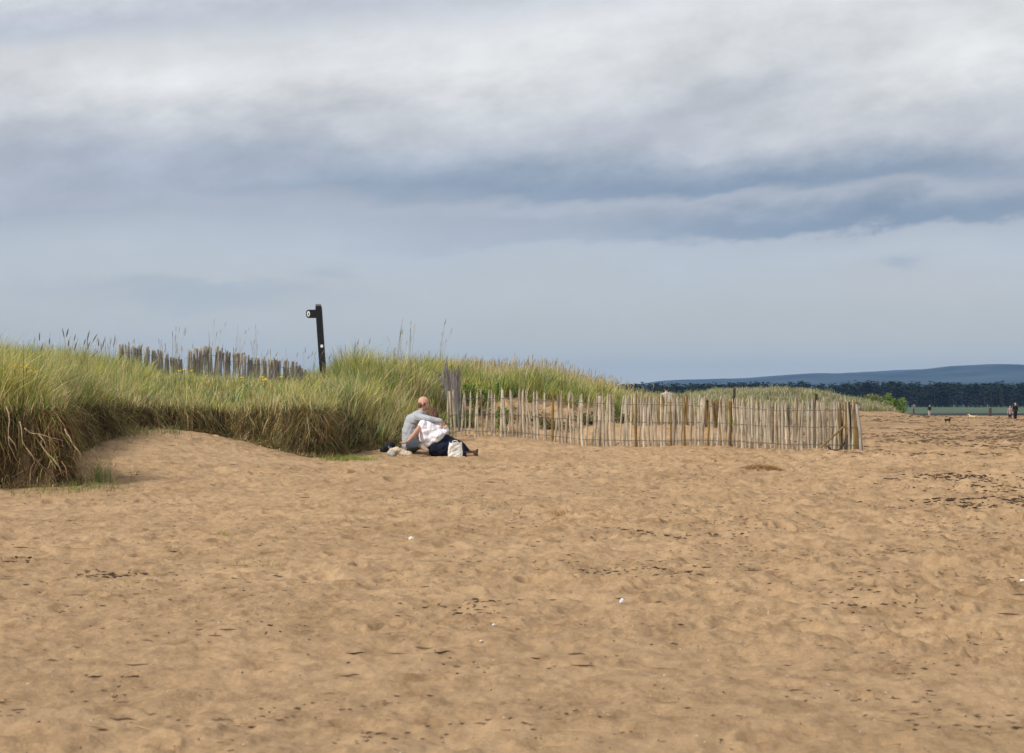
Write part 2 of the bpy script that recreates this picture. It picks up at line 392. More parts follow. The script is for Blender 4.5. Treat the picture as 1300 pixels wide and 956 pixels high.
# main bank
x, y = scatter(lambda x,y: (dAf(x,y) > .1)*1., (-13,-.3,41,62), 680)
d = dAf(x,y); n = len(x)
pxx = x/y*F+CX
lawn = sst(150,210,pxx)*(1-sst(370,450,pxx))*sst(.15,.6,d)
h = .46+.2*fbm(x/1.2,y/1.2,2,311)+rng.uniform(-.1,.16,n)
h = h*(1-.52*lawn)*(1-.42*sst(54.3,55.4,y)*(1-sst(370,420,pxx)))
h = np.clip(h*(.5+.5*sst(.1,.7,d)), .12, .8)
straw = np.clip(.18+.35*(1-sst(.2,1.2,d))+.35*np.maximum(0,fbm(x/1.0,y/1.4,2,315))+.12*lawn, 0, .9)
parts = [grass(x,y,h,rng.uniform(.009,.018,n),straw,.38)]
xs, ys = scatter(lambda x,y: (dAf(x,y) > 1.)*1., (-10,-.8,49,58), 2.0)
parts.append(stalks(xs,ys,rng.uniform(.5,.9,len(xs)),.10,hw=.016))
xs = np.concatenate([at(p,54)+rng.normal(0,.05,7) for p in (222,268,300,325,505,517,560)]); ys = 54+rng.normal(0,.3,len(xs))
parts.append(stalks(xs,ys,rng.uniform(.9,1.45,len(xs)),.10,hw=.012))
parts.append(accent(lambda x,y:(dAf(x,y)>.05)*(1-.6*((x/y*F+CX>190)&(x/y*F+CX<400))),(-9.5,-.5,41,58),36,.42))
stuff('marram_grass', parts, M_GRASS, 'green grass sloping up the middle dune from the brown bank to the old fence', 'dune grass')
# dune behind the paling fence
x, y = scatter(lambda x,y: sst(2.0,2.5,dBf(x,y)+.6*noise(x*1.1,y*1.1,15)), (-3,9,49,78), 620)
n = len(x); d = dBf(x,y)
h = np.clip(.36+.16*fbm(x/1.1,y/1.1,2,321)+rng.uniform(-.08,.16,n), .15, .7)*(.75+.25*(1-sst(2,5,x)))
straw = np.clip(.05+.62*sst(2.6,4.6,d)+.2*fbm(x,y,2,325), 0, .85)
parts = [grass(x,y,h,rng.uniform(.010,.018,n),straw,.28)]
xs, ys = scatter(lambda x,y: (dBf(x,y) > 2.8)*(1-.85*sst(2.,3.2,x)), (-3,7,52,66), 20)
parts.append(stalks(xs,ys,rng.uniform(.38,.62,len(xs)),.08,col=(.5,.42,.2),head=(.55,.44,.25),hw=.014))
parts.append(accent(lambda x,y:(dBf(x,y)>2.1)*1.,(-3,8,50,64),30,.38))
xd, yd = scatter(lambda x,y:((dBf(x,y)>.2)&(dBf(x,y)<2.8))*sst(-.25,.3,fbm(x/.6,y/.6,3,340)),(-2,5,49,56),170); nd=len(xd); zd_,_=terrain(xd,yd)
azd=rng.uniform(0,2*math.pi,nd); Ld=rng.uniform(.06,.22,nd); v0d=np.stack([np.cos(azd)*Ld,np.sin(azd)*Ld,Ld*rng.uniform(0,.9,nd)],-1)
cd=np.where(rng.uniform(0,1,(nd,1))<.6,BROWN*.8,OLIVE)*rng.uniform(.4,1.2,nd)[:,None]
stuff('dead_stems',[blades(np.stack([xd,yd,zd_],-1),v0d,np.stack([azd*0,azd*0,-Ld*.4],-1),rng.uniform(.01,.02,nd),cd,cd)],M_DEAD,'brown dead stems littering the sand face behind the pale fence','dead grass')
stuff('marram_grass', parts, M_GRASS, 'straw tipped grass crowning the dune behind the pale fence', 'dune grass')
# far dunes
x, y = scatter(lambda x,y: sst(.5,.8,terrain(x,y)[1])*((y>90)), (-8,42,110,225), 95)
n = len(x)
cl = fbm(x/1.6,y/2.6,2,331)
h = np.clip(.26+.34*cl+rng.uniform(-.05,.10,n), .08, .7); straw = np.clip(.55-.9*cl,.1,.85)
g_ = grass(x,y,h,rng.uniform(.025,.05,n),straw,.35)
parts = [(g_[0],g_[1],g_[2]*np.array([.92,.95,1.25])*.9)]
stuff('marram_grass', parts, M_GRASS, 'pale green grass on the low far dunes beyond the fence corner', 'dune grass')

# dead skirts hanging over the eroded banks
def skirt(pts, dens, drop, seed, label, hz=(0,1), green=0.):
    P = []; nrm = []
    for (a, b) in zip(pts[:-1], pts[1:]):
        L = math.hypot(b[0]-a[0], b[1]-a[1]); k = int(L*dens); t = rng.uniform(0,1,k)
        P.append(np.stack([a[0]+(b[0]-a[0])*t, a[1]+(b[1]-a[1])*t], -1))
        nx, ny = (b[1]-a[1])/L, -(b[0]-a[0])/L; nrm.append(np.tile([nx,ny], (k,1)))
    P = np.concatenate(P); nr = np.concatenate(nrm); n = len(P)
    off = rng.uniform(-.03,.42,n); x = P[:,0]-nr[:,0]*off; y = P[:,1]-nr[:,1]*off
    z, _ = terrain(x,y); B = np.stack([x,y,z+rng.uniform(-.05,.08,n)], -1)
    out = np.stack([nr[:,0],nr[:,1]], -1)*.5+rng.normal(0,.75,(n,2)); L = rng.uniform(.08,.34,n)*drop
    v0 = np.concatenate([out*L[:,None]*.6, (L*rng.normal(.25,.55,n))[:,None]], -1)
    a = np.concatenate([rng.normal(0,.3,(n,2))*L[:,None], (-L*rng.uniform(.2,1.5,n))[:,None]], -1)
    s = rng.uniform(0,1,n)[:,None]
    clump = (.42+.8*sst(-.3,.35,fbm(x/.4,y/.4,2,seed)))[:,None]
    c = np.where(s < .5, BROWN*.9, np.where(s < .72, OLIVE*.8, np.where(s < .9, STRAW*.85, GREEN)))
    c = np.where(rng.uniform(0,1,(n,1)) < green, LIME*.8, c)
    c = c*rng.uniform(.3,1.4,n)[:,None]*clump
    return blades(B, v0, a, rng.uniform(.006,.013,n), c, c*1.1, 3)
def face(box, n0, seed, lmul=1.):
    x0,x1,y0,y1 = box; x = rng.uniform(x0,x1,n0); y = rng.uniform(y0,y1,n0)
    d = dAf(x,y)+.22*noise(x*1.3,y*1.3,5)+.12*noise(x*4,y*4,6); k = (d>-.02)&(d<.30); x,y = x[k],y[k]; n = len(x)
    e=.05; nx = -(dAf(x+e,y)-dAf(x-e,y)); ny = -(dAf(x,y+e)-dAf(x,y-e)); q = np.hypot(nx,ny)+1e-9; nx/=q; ny/=q
    z,_ = terrain(x,y); B = np.stack([x,y,z+.02],-1); L = rng.uniform(.10,.42,n)*lmul
    j = rng.normal(0,.35,(n,2)); out = np.stack([nx,ny],-1)*rng.uniform(.25,.8,n)[:,None]+j
    v0 = np.concatenate([out*L[:,None]*.7,(L*rng.normal(-.1,.45,n))[:,None]],-1)
    a = np.concatenate([rng.normal(0,.25,(n,2))*L[:,None],(-L*rng.uniform(.4,1.1,n))[:,None]],-1)
    s_ = rng.uniform(0,1,(n,1)); cl = (.45+.8*sst(-.3,.35,fbm(x/.25,z/.5,2,seed)))[:,None]
    c = np.where(s_<.55,BROWN,np.where(s_<.8,OLIVE*.8,STRAW*.7))*rng.uniform(.35,1.3,n)[:,None]*cl
    return blades(B,v0,a,rng.uniform(.006,.014,n),c,c*1.1,3)
near_foot = FOOT_A[1:11]; mid_foot = FOOT_A[10:19]
stuff('dead_grass_skirt', [skirt(near_foot, 1500, 1.1, 400, '', green=.12), face((-9.5,-5.2,30,39),60000,401)], M_DEAD, 'brown dead grass and roots hanging down the nearest eroded bank at left', 'dead grass')
stuff('dead_grass_skirt', [skirt(mid_foot, 1900, 1.0, 420, '', green=.16), face((-6.8,-2.8,40,43.5),30000,421,.8)], M_DEAD, 'brown straw overhanging the low bank behind the seated couple', 'dead grass')

# litter and stray shoots where the bank meets the sand
def foot_litter(box, n0, label):
    x=rng.uniform(box[0],box[1],n0); y=rng.uniform(box[2],box[3],n0); d=-dAf(x,y); k=(d>0)&(rng.uniform(0,1,n0)<np.exp(-d/.28))&(terrain(x,y)[1]<.9); x,y=x[k],y[k]; n=len(x)
    z=terrain(x,y)[0]; az=rng.uniform(0,2*math.pi,n); L=rng.uniform(.05,.2,n); up=rng.uniform(0,1,n)**3
    v0=np.stack([np.cos(az)*L*(1-up*.6),np.sin(az)*L*(1-up*.6),L*(.12+up*1.1)],-1); a=np.stack([np.cos(az)*L*.2,np.sin(az)*L*.2,-L*(.15+.3*up)],-1)
    s_=rng.uniform(0,1,(n,1)); c=np.where(s_<.45,BROWN*.8,np.where(s_<.75,STRAW*.8,np.where(s_<.88,OLIVE,GREEN)))*rng.uniform(.5,1.2,n)[:,None]
    stuff('dead_litter',[blades(np.stack([x,y,z+.03],-1),v0,a,rng.uniform(.006,.013,n),c,c)],M_DEAD,label,'dead grass')
foot_litter((-9.5,-5.2,29.5,39),26000,'straw litter and stray shoots on the sand at the foot of the near bank')
foot_litter((-7,-1.6,38.5,46),26000,'straw litter and stray shoots on the sand below the middle bank')

# ---------------------------------------------------------------- exposed roots on the near bank
def root(px0, py0, px1, py1, D, k, label):
    mb = MB(); x0, z0, x1, z1 = at(px0,D), zat(py0,D), at(px1,D), zat(py1,D)
    pts = []; m = 9
    for i in range(m):
        t = i/(m-1); pts.append((x0+(x1-x0)*t+.05*math.sin(k+t*5)+random.uniform(-.012,.012), D+.05*math.sin(k*2+t*4)-.12*math.sin(t*3.1), z0+(z1-z0)*t+random.uniform(-.012,.012)))
    mb.tube(pts, [.009*(1-.6*i/m) for i in range(m)], 5)
    j = 4; p = pts[j]
    mb.tube([p, (p[0]+.09,p[1]-.03,p[2]-.10), (p[0]+.13,p[1]-.02,p[2]-.24)], [.007,.006,.003], 4)
    o = mb.build('root', M_ROOT, None, True); tag(o, label, 'root', 'roots hanging from the near bank')
M_ROOT = plain('bare_root', (.33,.23,.14), .8, .35)
root(3,515,30,592,31.05,1,'forked tan root hanging near the left edge of the near bank')
root(22,535,58,600,31.1,2,'long thin root slanting down the middle of the near bank')
root(30,543,76,560,31.15,3,'nearly level short root below the grass of the near bank')
root(55,560,80,604,31.2,4,'root reaching the sand at the right end of the near bank')
root(88,545,95,585,31.4,5,'short root dangling in the dark right hand hollow of the near bank')

# ---------------------------------------------------------------- small plants
def tuft(px, D, hh, n, label, cols=(GREEN,LIME), spread=.10, lean=.4, name='grass_tuft', w=.008, cat='grass tuft', group='small tufts rooted in the open sand'):
    cx = at(px,D); cy = D; x = cx+rng.normal(0,spread,n); y = cy+rng.normal(0,spread,n)
    z,_ = terrain(x,y); B = np.stack([x,y,z-.02],-1); h = hh*rng.uniform(.5,1.1,n)
    az = rng.uniform(0,2*math.pi,n); l = np.abs(rng.normal(0,lean,n))
    dd = np.stack([np.cos(az)*l,np.sin(az)*l],-1)*h[:,None]
    v0 = np.concatenate([dd*.5,(h*1.1)[:,None]],-1); a = np.concatenate([dd*.7,(-h*rng.uniform(.1,.6,n))[:,None]],-1)
    pick = rng.integers(0,len(cols),n); c = np.array(cols)[pick]*rng.uniform(.75,1.2,n)[:,None]
    V,Q,C = blades(B,v0,a,np.full(n,w),c,c*1.1)
    V = V - np.array([cx,cy,tz(cx,cy)]); o = link(name, raw_mesh(name,V,Q,C), M_GRASS); o.location = (cx,cy,tz(cx,cy))
    tag(o,label,cat,group,'stuff' if spread>=.13 or n<=70 else None); return o
tuft(128,32.6,.42,90,'blue green grass tuft against the right side of the near bank',(BLUEG,LIME,GREEN),.10)
tuft(112,31.4,.16,260,'low green mat of shoots at the foot of the near bank',(GREEN,OLIVE),.30)
tuft(60,30.8,.12,160,'thin green shoots along the sand under the hanging roots',(GREEN,OLIVE),.35)
tuft(190,40.2,.20,110,'grey green tuft in the sandy gap behind the near bank',(GREEN,OLIVE,STRAW),.22)
tuft(222,40.6,.26,60,'upright tuft beside the sandy gap below the middle bank',(GREEN,BLUEG),.10)
tuft(165,39.6,.22,90,'loose straw tuft left of the sandy gap',(OLIVE,STRAW,GREEN),.2)
tuft(448,40.3,.12,700,'bright green low patch on the sand left of the black rucksack',(GREEN,LIME),.24,.8)
tuft(425,40.6,.16,200,'dull green patch merging with the end of the brown bank',(GREEN,OLIVE),.22)
tuft(285,23.6,.15,14,'tiny solitary green shoot on open sand left of centre',(LIME,),.015)
tuft(322,20.4,.16,16,'dry wisp of grass on bare sand in the left foreground',(STRAW,OLIVE),.14,.7)
tuft(340,20.4,.17,6,'single thin pale stalk beside the dry wisp in the left foreground',(STRAW,),.03)
tuft(175,18.6,.11,6,'bent straw blades lying in the lower left sand',(STRAW,),.08,1.2)
tuft(627,27.5,.16,16,'sparse straw stems left of the orange tuft on the open beach',(STRAW,OLIVE),.30,.5)
tuft(600,28.2,.13,40,'faint dry grass patch below the white bag',(STRAW,OLIVE),.28,.7)
tuft(713,26.6,.17,70,'orange brown dry tuft in the middle of the beach',(np.array([.42,.22,.08]),STRAW*.8),.06,.7)
tuft(722,26.0,.07,40,'small yellow green sprig beside the orange brown tuft',(LIME,np.array([.5,.45,.08])),.04,.9)
tuft(768,31.0,.07,90,'faint yellow dry grass spot beyond the orange tuft',(STRAW,),.25,.9)
tuft(1000,16.6,.03,60,'orange strands lying flat in the lower right sand',(np.array([.45,.25,.10]),STRAW),.12,1.5)

# mound of dried orange weed
def mound(px, D, r, hh, label):
    n = 1300; cx, cy = at(px,D), D; a = rng.uniform(0,2*math.pi,n); q = np.sqrt(rng.uniform(0,1,n))*r
    x = cx+np.cos(a)*q; y = cy+np.sin(a)*q*.7; z = terrain(x,y)[0]+hh*(1-(q/r)**2)*rng.uniform(.3,1,n)
    az = rng.uniform(0,2*math.pi,n); L = rng.uniform(.05,.14,n)
    v0 = np.stack([np.cos(az)*L,np.sin(az)*L,rng.uniform(-.02,.05,n)],-1); aa = np.stack([np.zeros(n),np.zeros(n),-rng.uniform(0,.05,n)],-1)
    c = np.array([.46,.27,.11])*rng.uniform(.55,1.2,n)[:,None]
    V,Q,C = blades(np.stack([x,y,z],-1),v0,aa,np.full(n,.009),c,c); b = np.array([cx,cy,tz(cx,cy)])
    o = link('dried_weed_mound', raw_mesh('dried_weed_mound',V-b,Q,C), M_DEAD); o.location = b; tag(o,label,'dried weed')
mound(966,37.5,.36,.10,'low mound of orange dried weed on the sand before the fence')

# broad leaved plants
def leafy(px, D, w, hh, n, label, c=(.10,.19,.035), name='leafy_plant', group='green plants growing behind the paling fence', size=.05, gaps=True):
    cx, cy = at(px,D), D; g = tz(cx,cy)
    lob = [(random.uniform(-.8,.8), random.uniform(-.6,.6), random.uniform(.25,.85), random.uniform(.3,.55)) for _ in range(9)]
    k = rng.integers(0,len(lob),n); lb = np.array(lob)[k]
    dv = rng.normal(0,1,(n,3)); dv /= np.linalg.norm(dv,axis=1)[:,None]; rr = rng.uniform(.3,1,n)**.5
    P = np.stack([(lb[:,0]+dv[:,0]*lb[:,3]*rr)*w, (lb[:,1]+dv[:,1]*lb[:,3]*rr)*w*.8, np.maximum(.02,(lb[:,2]+dv[:,2]*lb[:,3]*rr)*hh)],-1)
    gz = terrain(P[:,0]+cx,P[:,1]+cy)[0]-g; P[:,2] += gz
    L = rng.uniform(.6,1.3,n)[:,None]*size; dr = dv*np.array([1,1,.5])+rng.normal(0,.5,(n,3)); dr /= np.linalg.norm(dr,axis=1)[:,None]
    col = np.array(c)*rng.uniform(.6,1.5,n)[:,None]*np.array([1,1,1])
    V,Q,C = blades(P,dr*L,dr*0,L[:,0]*.55,col,col*1.1,2,lambda t:[.4,1,.2][int(round(t*2))])
    root_ = empty(name,(cx,cy,g),label,'plant',group)
    link('leaves', raw_mesh('leaves',V,Q,C), M_LEAF, root_)
    mb = MB()
    for (lx,ly,lz,lr) in lob: mb.tube([(0,0,-.03),(lx*w*.4,ly*w*.3,lz*hh*.5),(lx*w,ly*w*.8,lz*hh)],[.012,.009,.005],4)
    mb.build('stem', M_STEM, root_); return root_
M_STEM = plain('stem', (.13,.12,.05), .8)
leafy(609,50.6,.36,.62,1500,'dark green bush behind the first pales of the fence')
leafy(640,49.4,.20,.45,700,'upright green plant behind the fence right of the couple',(.13,.22,.035))
leafy(590,49.6,.30,.25,900,'low green growth at the foot of the first pales beside the woman',(.12,.20,.03))
leafy(642,52.2,.24,.28,600,'small bright plant on the sandy face behind the fence',(.15,.25,.04))
leafy(830,51.0,.42,.30,900,'straggly green plant behind the fence at its middle',(.12,.17,.04))
leafy(700,50.4,.5,.16,700,'brown green creeping plant low behind the fence',(.13,.13,.05))
leafy(672,50.8,.45,.14,600,'brown creeping stems left of the middle of the fenced sand face',(.16,.12,.06))
leafy(735,50.7,.5,.20,900,'olive creeping weeds right of the brown creeping plant',(.13,.14,.05))
leafy(785,51.2,.4,.20,700,'dull green low weeds behind the pale thick fence post',(.12,.15,.05))
leafy(555,47.3,.30,.5,1100,'yellow green tall weeds between the woman and the fence',(.19,.23,.05))
leafy(1134,207,.95,1.45,4200,'round bright green bush at the end of the far dunes',(.20,.29,.05),'bush','bushes on the far dunes',.16)
leafy(1117,203,1.25,1.15,2200,'pale olive bush left of the round green bush',(.22,.25,.09),'bush','bushes on the far dunes',.16)

def flower(px, D, n, spread, label, hh=.5):
    cx, cy = at(px,D), D; g = tz(cx,cy); r = empty('yellow_wildflower',(cx,cy,g),label,'wildflower','yellow wildflowers in the dune grass')
    for k in range(n):
        dx, dy = random.gauss(0,spread), random.gauss(0,spread); h = hh*random.uniform(.85,1.1)
        MB().tube([(dx*.4,dy*.4,-.02),(dx*.7,dy*.7,h*.5),(dx,dy,h)],[.006,.005,.004],4).build('stem',M_STEM,r)
        mb = MB()
        for j in range(7):
            a = random.uniform(0,6.28); q = random.uniform(0,.05); X, Y = dx+math.cos(a)*q, dy+math.sin(a)*q; Z = h+random.uniform(-.01,.02)
            mb.tube([(X,Y,Z),(X,Y,Z+.006),(X,Y,Z+.014)],[.006,.018,.007],6)
        mb.build('flower_head',M_YELLOW,r)
M_YELLOW = plain('yellow_petals',(.80,.55,.02),.6)
flower(26,33.2,9,.14,'cluster of yellow wildflowers in the grass at far left',.66)
flower(234,46.5,3,.10,'yellow flowers below the gap in the old grey fence',.42)
flower(334,47,8,.22,'dull yellow flowers in short grass below the signpost',.36)

# ---------------------------------------------------------------- fences
def pale_mb(h, w, lean, bendx, bendy, buried=.06, blunt=False, n=6):
    mb = MB(); pts = []; rad = []; m = 6; ph = random.uniform(0,6.28)
    for i in range(m):
        t = i/(m-1); zz = -buried+(h+buried)*t
        pts.append((lean*h*t+bendx*math.sin(ph+t*3.2)-bendx*math.sin(ph), bendy*math.sin(ph*1.7+t*2.6)-bendy*math.sin(ph*1.7), zz)); rad.append(w*.5*random.uniform(.82,1.15))
    rad[-1] = w*(.30 if not blunt else .42)
    pts.append((pts[-1][0]+random.uniform(-.006,.006), pts[-1][1], pts[-1][2]+w*random.uniform(.6,1.5)*(.3 if blunt else 1))); rad.append(w*(.1 if not blunt else .22))
    return mb.tube(pts, rad, n, .14, True, squash=random.uniform(.5,.8), phase=random.uniform(0,1))
def fence(path, tops, npale, wrange, mats, label, jitter=.02, lean=.05, bend=.012, topjit=.03, posts=(), wires=(.12,.5,.86), drop=0, zmax=None, name='paling_fence', keep=None):
    """path [(x,y)] ; tops [(s, z)] top height along s in 0..1"""
    seg = [math.hypot(b[0]-a[0], b[1]-a[1]) for a, b in zip(path[:-1], path[1:])]; T = sum(seg)
    def pos(s):
        q = s*T
        for i, L in enumerate(seg):
            if q <= L or i == len(seg)-1:
                t = q/L; return (path[i][0]+(path[i+1][0]-path[i][0])*t, path[i][1]+(path[i+1][1]-path[i][1])*t)
            q -= L
    ss = [t[0] for t in tops]; zs = [t[1] for t in tops]
    x0, y0 = pos(0); o = empty(name,(x0,y0,tz(x0,y0)),label,'fence'); oz = o.location.z
    for k in range(npale):
        s = (k+.5)/npale+random.uniform(-jitter,jitter)/npale*10
        s = min(1,max(0,s)); x, y = pos(s); g = tz(x,y); top = np.interp(s,ss,zs)+random.gauss(0,topjit)
        if keep and not keep(s): continue
        h = max(.15, top-g+drop)
        w = random.uniform(*wrange)
        mb = pale_mb(h, w, random.gauss(0,lean), random.gauss(0,bend), random.gauss(0,bend), blunt=(mats[0][0] is M_OLD))
        p = mb.build('pale', random.choices(mats[0],mats[1])[0], o); p.location = (x-x0, y-y0+random.uniform(-.01,.01), g-drop-oz)
        p.rotation_euler = (random.gauss(0,lean*.6),0,0)
    for f in wires:
        mb = MB(); pts = []
        for i in range(41):
            s = i/40; x, y = pos(s); g = tz(x,y); top = float(np.interp(s,ss,zs)); pts.append((x-x0,y-y0-.028,g+(top-g)*f-oz+random.uniform(-.008,.008)))
        mb.tube(pts,[.005]*41,4).build('wire',M_WIRE,o)
    for (s,w,h0,tilt,m) in posts:
        x, y = pos(s); g = tz(x,y); h = float(np.interp(s,ss,zs))-g+h0
        mb = MB().tube([(0,0,-.2),(tilt*.5,0,h*.5),(tilt,0,h-.02),(tilt,0,h)],[w*.5,w*.49,w*.48,w*.38],8,.04,phase=.4)
        p = mb.build('post',m,o); p.location = (x-x0,y-y0+.07,g-oz)
    return o, pos
P2 = lambda px, D: (at(px,D), D)
# new chestnut paling, front run
path = [P2(566,48.5),P2(640,48.6),P2(760,47.6),P2(900,46.6),P2(1000,45.8),P2(1086,45.1)]
def T_(px, py, D): return zat(py, D)
fr, pos = fence(path, [(0,zat(499,48.5)),(.145,zat(498,48.6)),(.37,zat(503,47.6)),(.64,zat(507,46.6)),(.83,zat(513,45.8)),(1,zat(512,45.1))], 98, (.036,.062),
    ([M_PALE,M_PALE_LIGHT,M_POST],[.72,.2,.08]), 'long pale chestnut paling fence across the foot of the dune to its right hand corner', .035, .045, .014, .028,
    posts=((.385,.075,.01,.0,M_PALE_LIGHT),(.70,.11,.0,.02,M_POST),(.985,.12,.03,-.03,M_POST)))
# brace leaning on the fence near its corner
mb = MB().tube([(0,0,0),(at(1072,45.3)-at(1038,45.3))and(.27,0,.24),(.52,.02,.47)],[.020,.019,.016],6,.05)
b_ = mb.build('brace', M_POST, fr); bp = (at(1038,45.2), 45.2); b_.location = (bp[0]-fr.location.x, bp[1]-.12-fr.location.y, tz(*bp)+.02-fr.location.z)
# rear run going back from the corner
path = [P2(1088,45.1),(5.3,47.0),(4.3,48.6),(3.0,50.6),(2.4,51.3)]
rr_, pos2 = fence(path, [(0,zat(512,45.1)),(.33,zat(510,47)),(.6,zat(508,48.6)),(.9,zat(505,50.6)),(1,zat(506,51.3))], 98, (.042,.072),
    ([M_PALE,M_PALE_LIGHT,M_POST,M_OLD],[.6,.1,.22,.08]), 'rear run of paling turning back from the corner behind the front fence', .03, .06, .014, .03,
    posts=((.0,.13,.04,-.03,M_POST),(.02,.09,.0,.03,M_OLD),(.58,.12,.03,.02,M_POST),(.62,.10,.0,-.02,M_DARKWOOD),(.9,.10,.02,.02,M_POST)))
# corner posts group
cp = empty('corner_post',(at(1090,44.9),44.9,tz(at(1090,44.9),44.9)),'grey and black splintered end post leaning at the fence corner','post')
h = zat(513,44.9)-cp.location.z
MB().tube([(.05,0,-.2),(.03,0,h*.4),(-.02,0,h*.8),(-.035,0,h)],[.035,.034,.032,.024],7,.1).build('post_shaft',M_OLD,cp)
MB().tube([(.075,.02,-.1),(.06,.02,h*.2),(.05,.02,h*.42)],[.018,.02,.012],6,.2).build('split_stake',M_DARKWOOD,cp)
# dark sticks jammed at the corner foot
for k,(px,hh,tl,lb) in enumerate(((1073,.30,.05,'dark broken stake at the foot of the corner posts'),(1066,.17,.1,'charred stub left of the dark broken stake'),(1055,.10,-.08,'low black stub under the brace end'))):
    X, Y = at(px,44.95),44.95; mb = MB().tube([(0,0,-.05),(tl*.4,0,hh*.5),(tl,0,hh)],[.035,.028,.008],6,.2); o = mb.build('driftwood_stake',M_DARKWOOD); o.location = (X,Y,tz(X,Y)); tag(o,lb,'stake','dark stakes at the fence corner')
M_OLDDARK = wood_mat('rotten_grey_pale',[(.22,.195,.185),(.30,.27,.25),(.17,.15,.14)])
# old weathered fence turning back beside the couple
fence([P2(584,49.2),P2(577,50.0),P2(569,50.8),P2(562,51.6),P2(554,52.4),P2(546,53)], [(0,zat(478,49.2)),(.2,zat(472,50.3)),(.35,zat(477,51.2)),(.5,zat(480,52)),(.75,zat(486,53)),(1,zat(492,53))], 30, (.04,.085),
    ([M_OLDDARK,M_PALE],[.92,.08]), 'weathered grey end of old paling climbing into the grass behind the couple', .05, .06, .025, .13, wires=(.6,), drop=0)
# old fence on the crest
fence([P2(150,53.6),P2(165,54),P2(185,54.3),P2(208,54.6),P2(232,54.9)], [(0,zat(439,53.6)),(.2,zat(440,54)),(.55,zat(443,54.3)),(.8,zat(451,54.6)),(1,zat(458,54.9))], 34, (.05,.085),
    ([M_OLD],[1]), 'old grey paling on the dune crest, the short left stretch', .03, .05, .012, .03, wires=(.3,.8))
fence([P2(236,54.6),P2(262,54.9),P2(300,55.2),P2(345,55.5),P2(365,55.8),P2(378,56),P2(388,56.2)], [(0,zat(447,54.6)),(.12,zat(446,54.9)),(.14,zat(442,55)),(.24,zat(441,55.2)),(.30,zat(450,55.2)),(.45,zat(450,55.5)),(.5,zat(455,55.6)),(.68,zat(456,55.7)),(.85,zat(461,56)),(1,zat(469,56.2))], 74, (.05,.085),
    ([M_OLD,M_PALE],[.85,.15]), 'old grey paling on the dune crest, the long stretch ending just left of the signpost', .03, .06, .014, .035, wires=(.3,.8))

# posts on the far dunes
for px, py0, py1, D, lb in ((932,493,508,95,'dark thin post standing beyond the fence in front of the far dunes'),(1036,500,514,150,'dark thin post on the right shoulder of the far dunes'),(1107,506,516,180,'short dark post near the green bush'),(1257,518,527,340,'far dark post on the lower beach left of the strolling pair')):
    X = at(px,D); z0 = min(tz(X,D), zat(py1,D)); o = MB().tube([(0,0,-.1),(0,0,(zat(py0,D)-z0)*.5),(.01,0,zat(py0,D)-z0)],[.055*D/95]*3,6,.03).build('marker_post',M_DARKWOOD); o.location = (X,D,z0); tag(o,lb,'post','thin posts on the far dunes and beach')
X = at(653.5,60); g = tz(X,60); o = MB().tube([(0,0,-.1),(0,0,.8),(0,0,zat(448,60)-g)],[.014,.013,.011],8).build('marker_pole',plain('pale_paint',(.42,.42,.41),.8)); o.location = (X,60,g); tag(o,'thin pale pole rising from the grass behind the fence','pole')

# ---------------------------------------------------------------- signpost
M_BLACK = plain('black_paint',(.012,.012,.014),.45,.3,8,0,.35); M_CAP = plain('grey_cap',(.20,.20,.21),.6); M_WHITE = plain('white_disc',(.80,.80,.80),.5,.05); M_INK = plain('marker_ink',(.10,.10,.12),.5,.05)
D = 52; X0 = at(411.6,D); sg = tz(X0,D); sp = empty('signpost',(X0,D,sg),'black timber signpost leaning left on the dune crest with one finger board','signpost')
Hs = zat(388,D)-sg; zc = Hs-.09; lean = -at(650+5.2,D)/(zat(388,D)-zat(465,D))
def lx(z): return lean*z
mb = MB(); w = .070
for z in (-.15,Hs-.06,Hs-.055,Hs-.012):
    ww = w if z < Hs-.058 else w*.97
    for dx,dy in ((-ww,-ww),(ww,-ww),(ww,ww),(-ww,ww)): mb.v.append(Vector((lx(z)+dx,dy,z)))
for i in range(3):
    for k in range(4): mb.f.append((i*4+k,i*4+(k+1)%4,(i+1)*4+(k+1)%4,(i+1)*4+k))
mb.f.append((3,2,1,0)); mb.f.append((12,13,14,15)); mb.build('post_shaft',M_BLACK,sp,bevel=.008)
MB().box((lx(Hs)-.005,0,Hs+.012),(.060,.060,.022),0,lean).build('post_cap',M_CAP,sp,bevel=.01)
# finger board
zf = zat(398.5,D)-sg; bx = lx(zf)-w; L0 = at(650+12.5,D); hb = .092
mb = MB(); out = [(0,-hb),(-L0*.80,-hb),(-L0*.95,-hb*.68),(-L0,-hb*.2),(-L0,hb*.3),(-L0*.95,hb*.72),(-L0*.80,hb*1.0),(0,hb*1.0)]
for yy in (-.028,.028):
    for (a,b) in out: mb.v.append(Vector((bx+a,yy-.02,zf+b)))
n8 = len(out); mb.f.append(tuple(range(n8))); mb.f.append(tuple(range(n8,2*n8))[::-1])
for k in range(n8): mb.f.append((k,(k+1)%n8,n8+(k+1)%n8,n8+k)[::-1])
fb = mb.build('finger_board',M_BLACK,sp,bevel=.004)
def disc(cx,cy,cz,rx,rz,name,m,parent,th=.006):
    mb = MB(); n = 24
    for y in (cy,cy-th):
        for k in range(n): mb.v.append(Vector((cx+rx*math.cos(2*math.pi*k/n),y,cz+rz*math.sin(2*math.pi*k/n))))
    mb.f.append(tuple(range(n,2*n))); mb.f.append(tuple(range(n))[::-1])
    for k in range(n): mb.f.append((k,(k+1)%n,n+(k+1)%n,n+k))
    return mb.build(name,m,parent)
dc = disc(bx-L0*.74,-.049,zf,.034,.062,'marker_disc',M_WHITE,fb)
disc(bx-L0*.74,-.0565,zf-.006,.010,.026,'arrow_mark',M_INK,dc,.003)
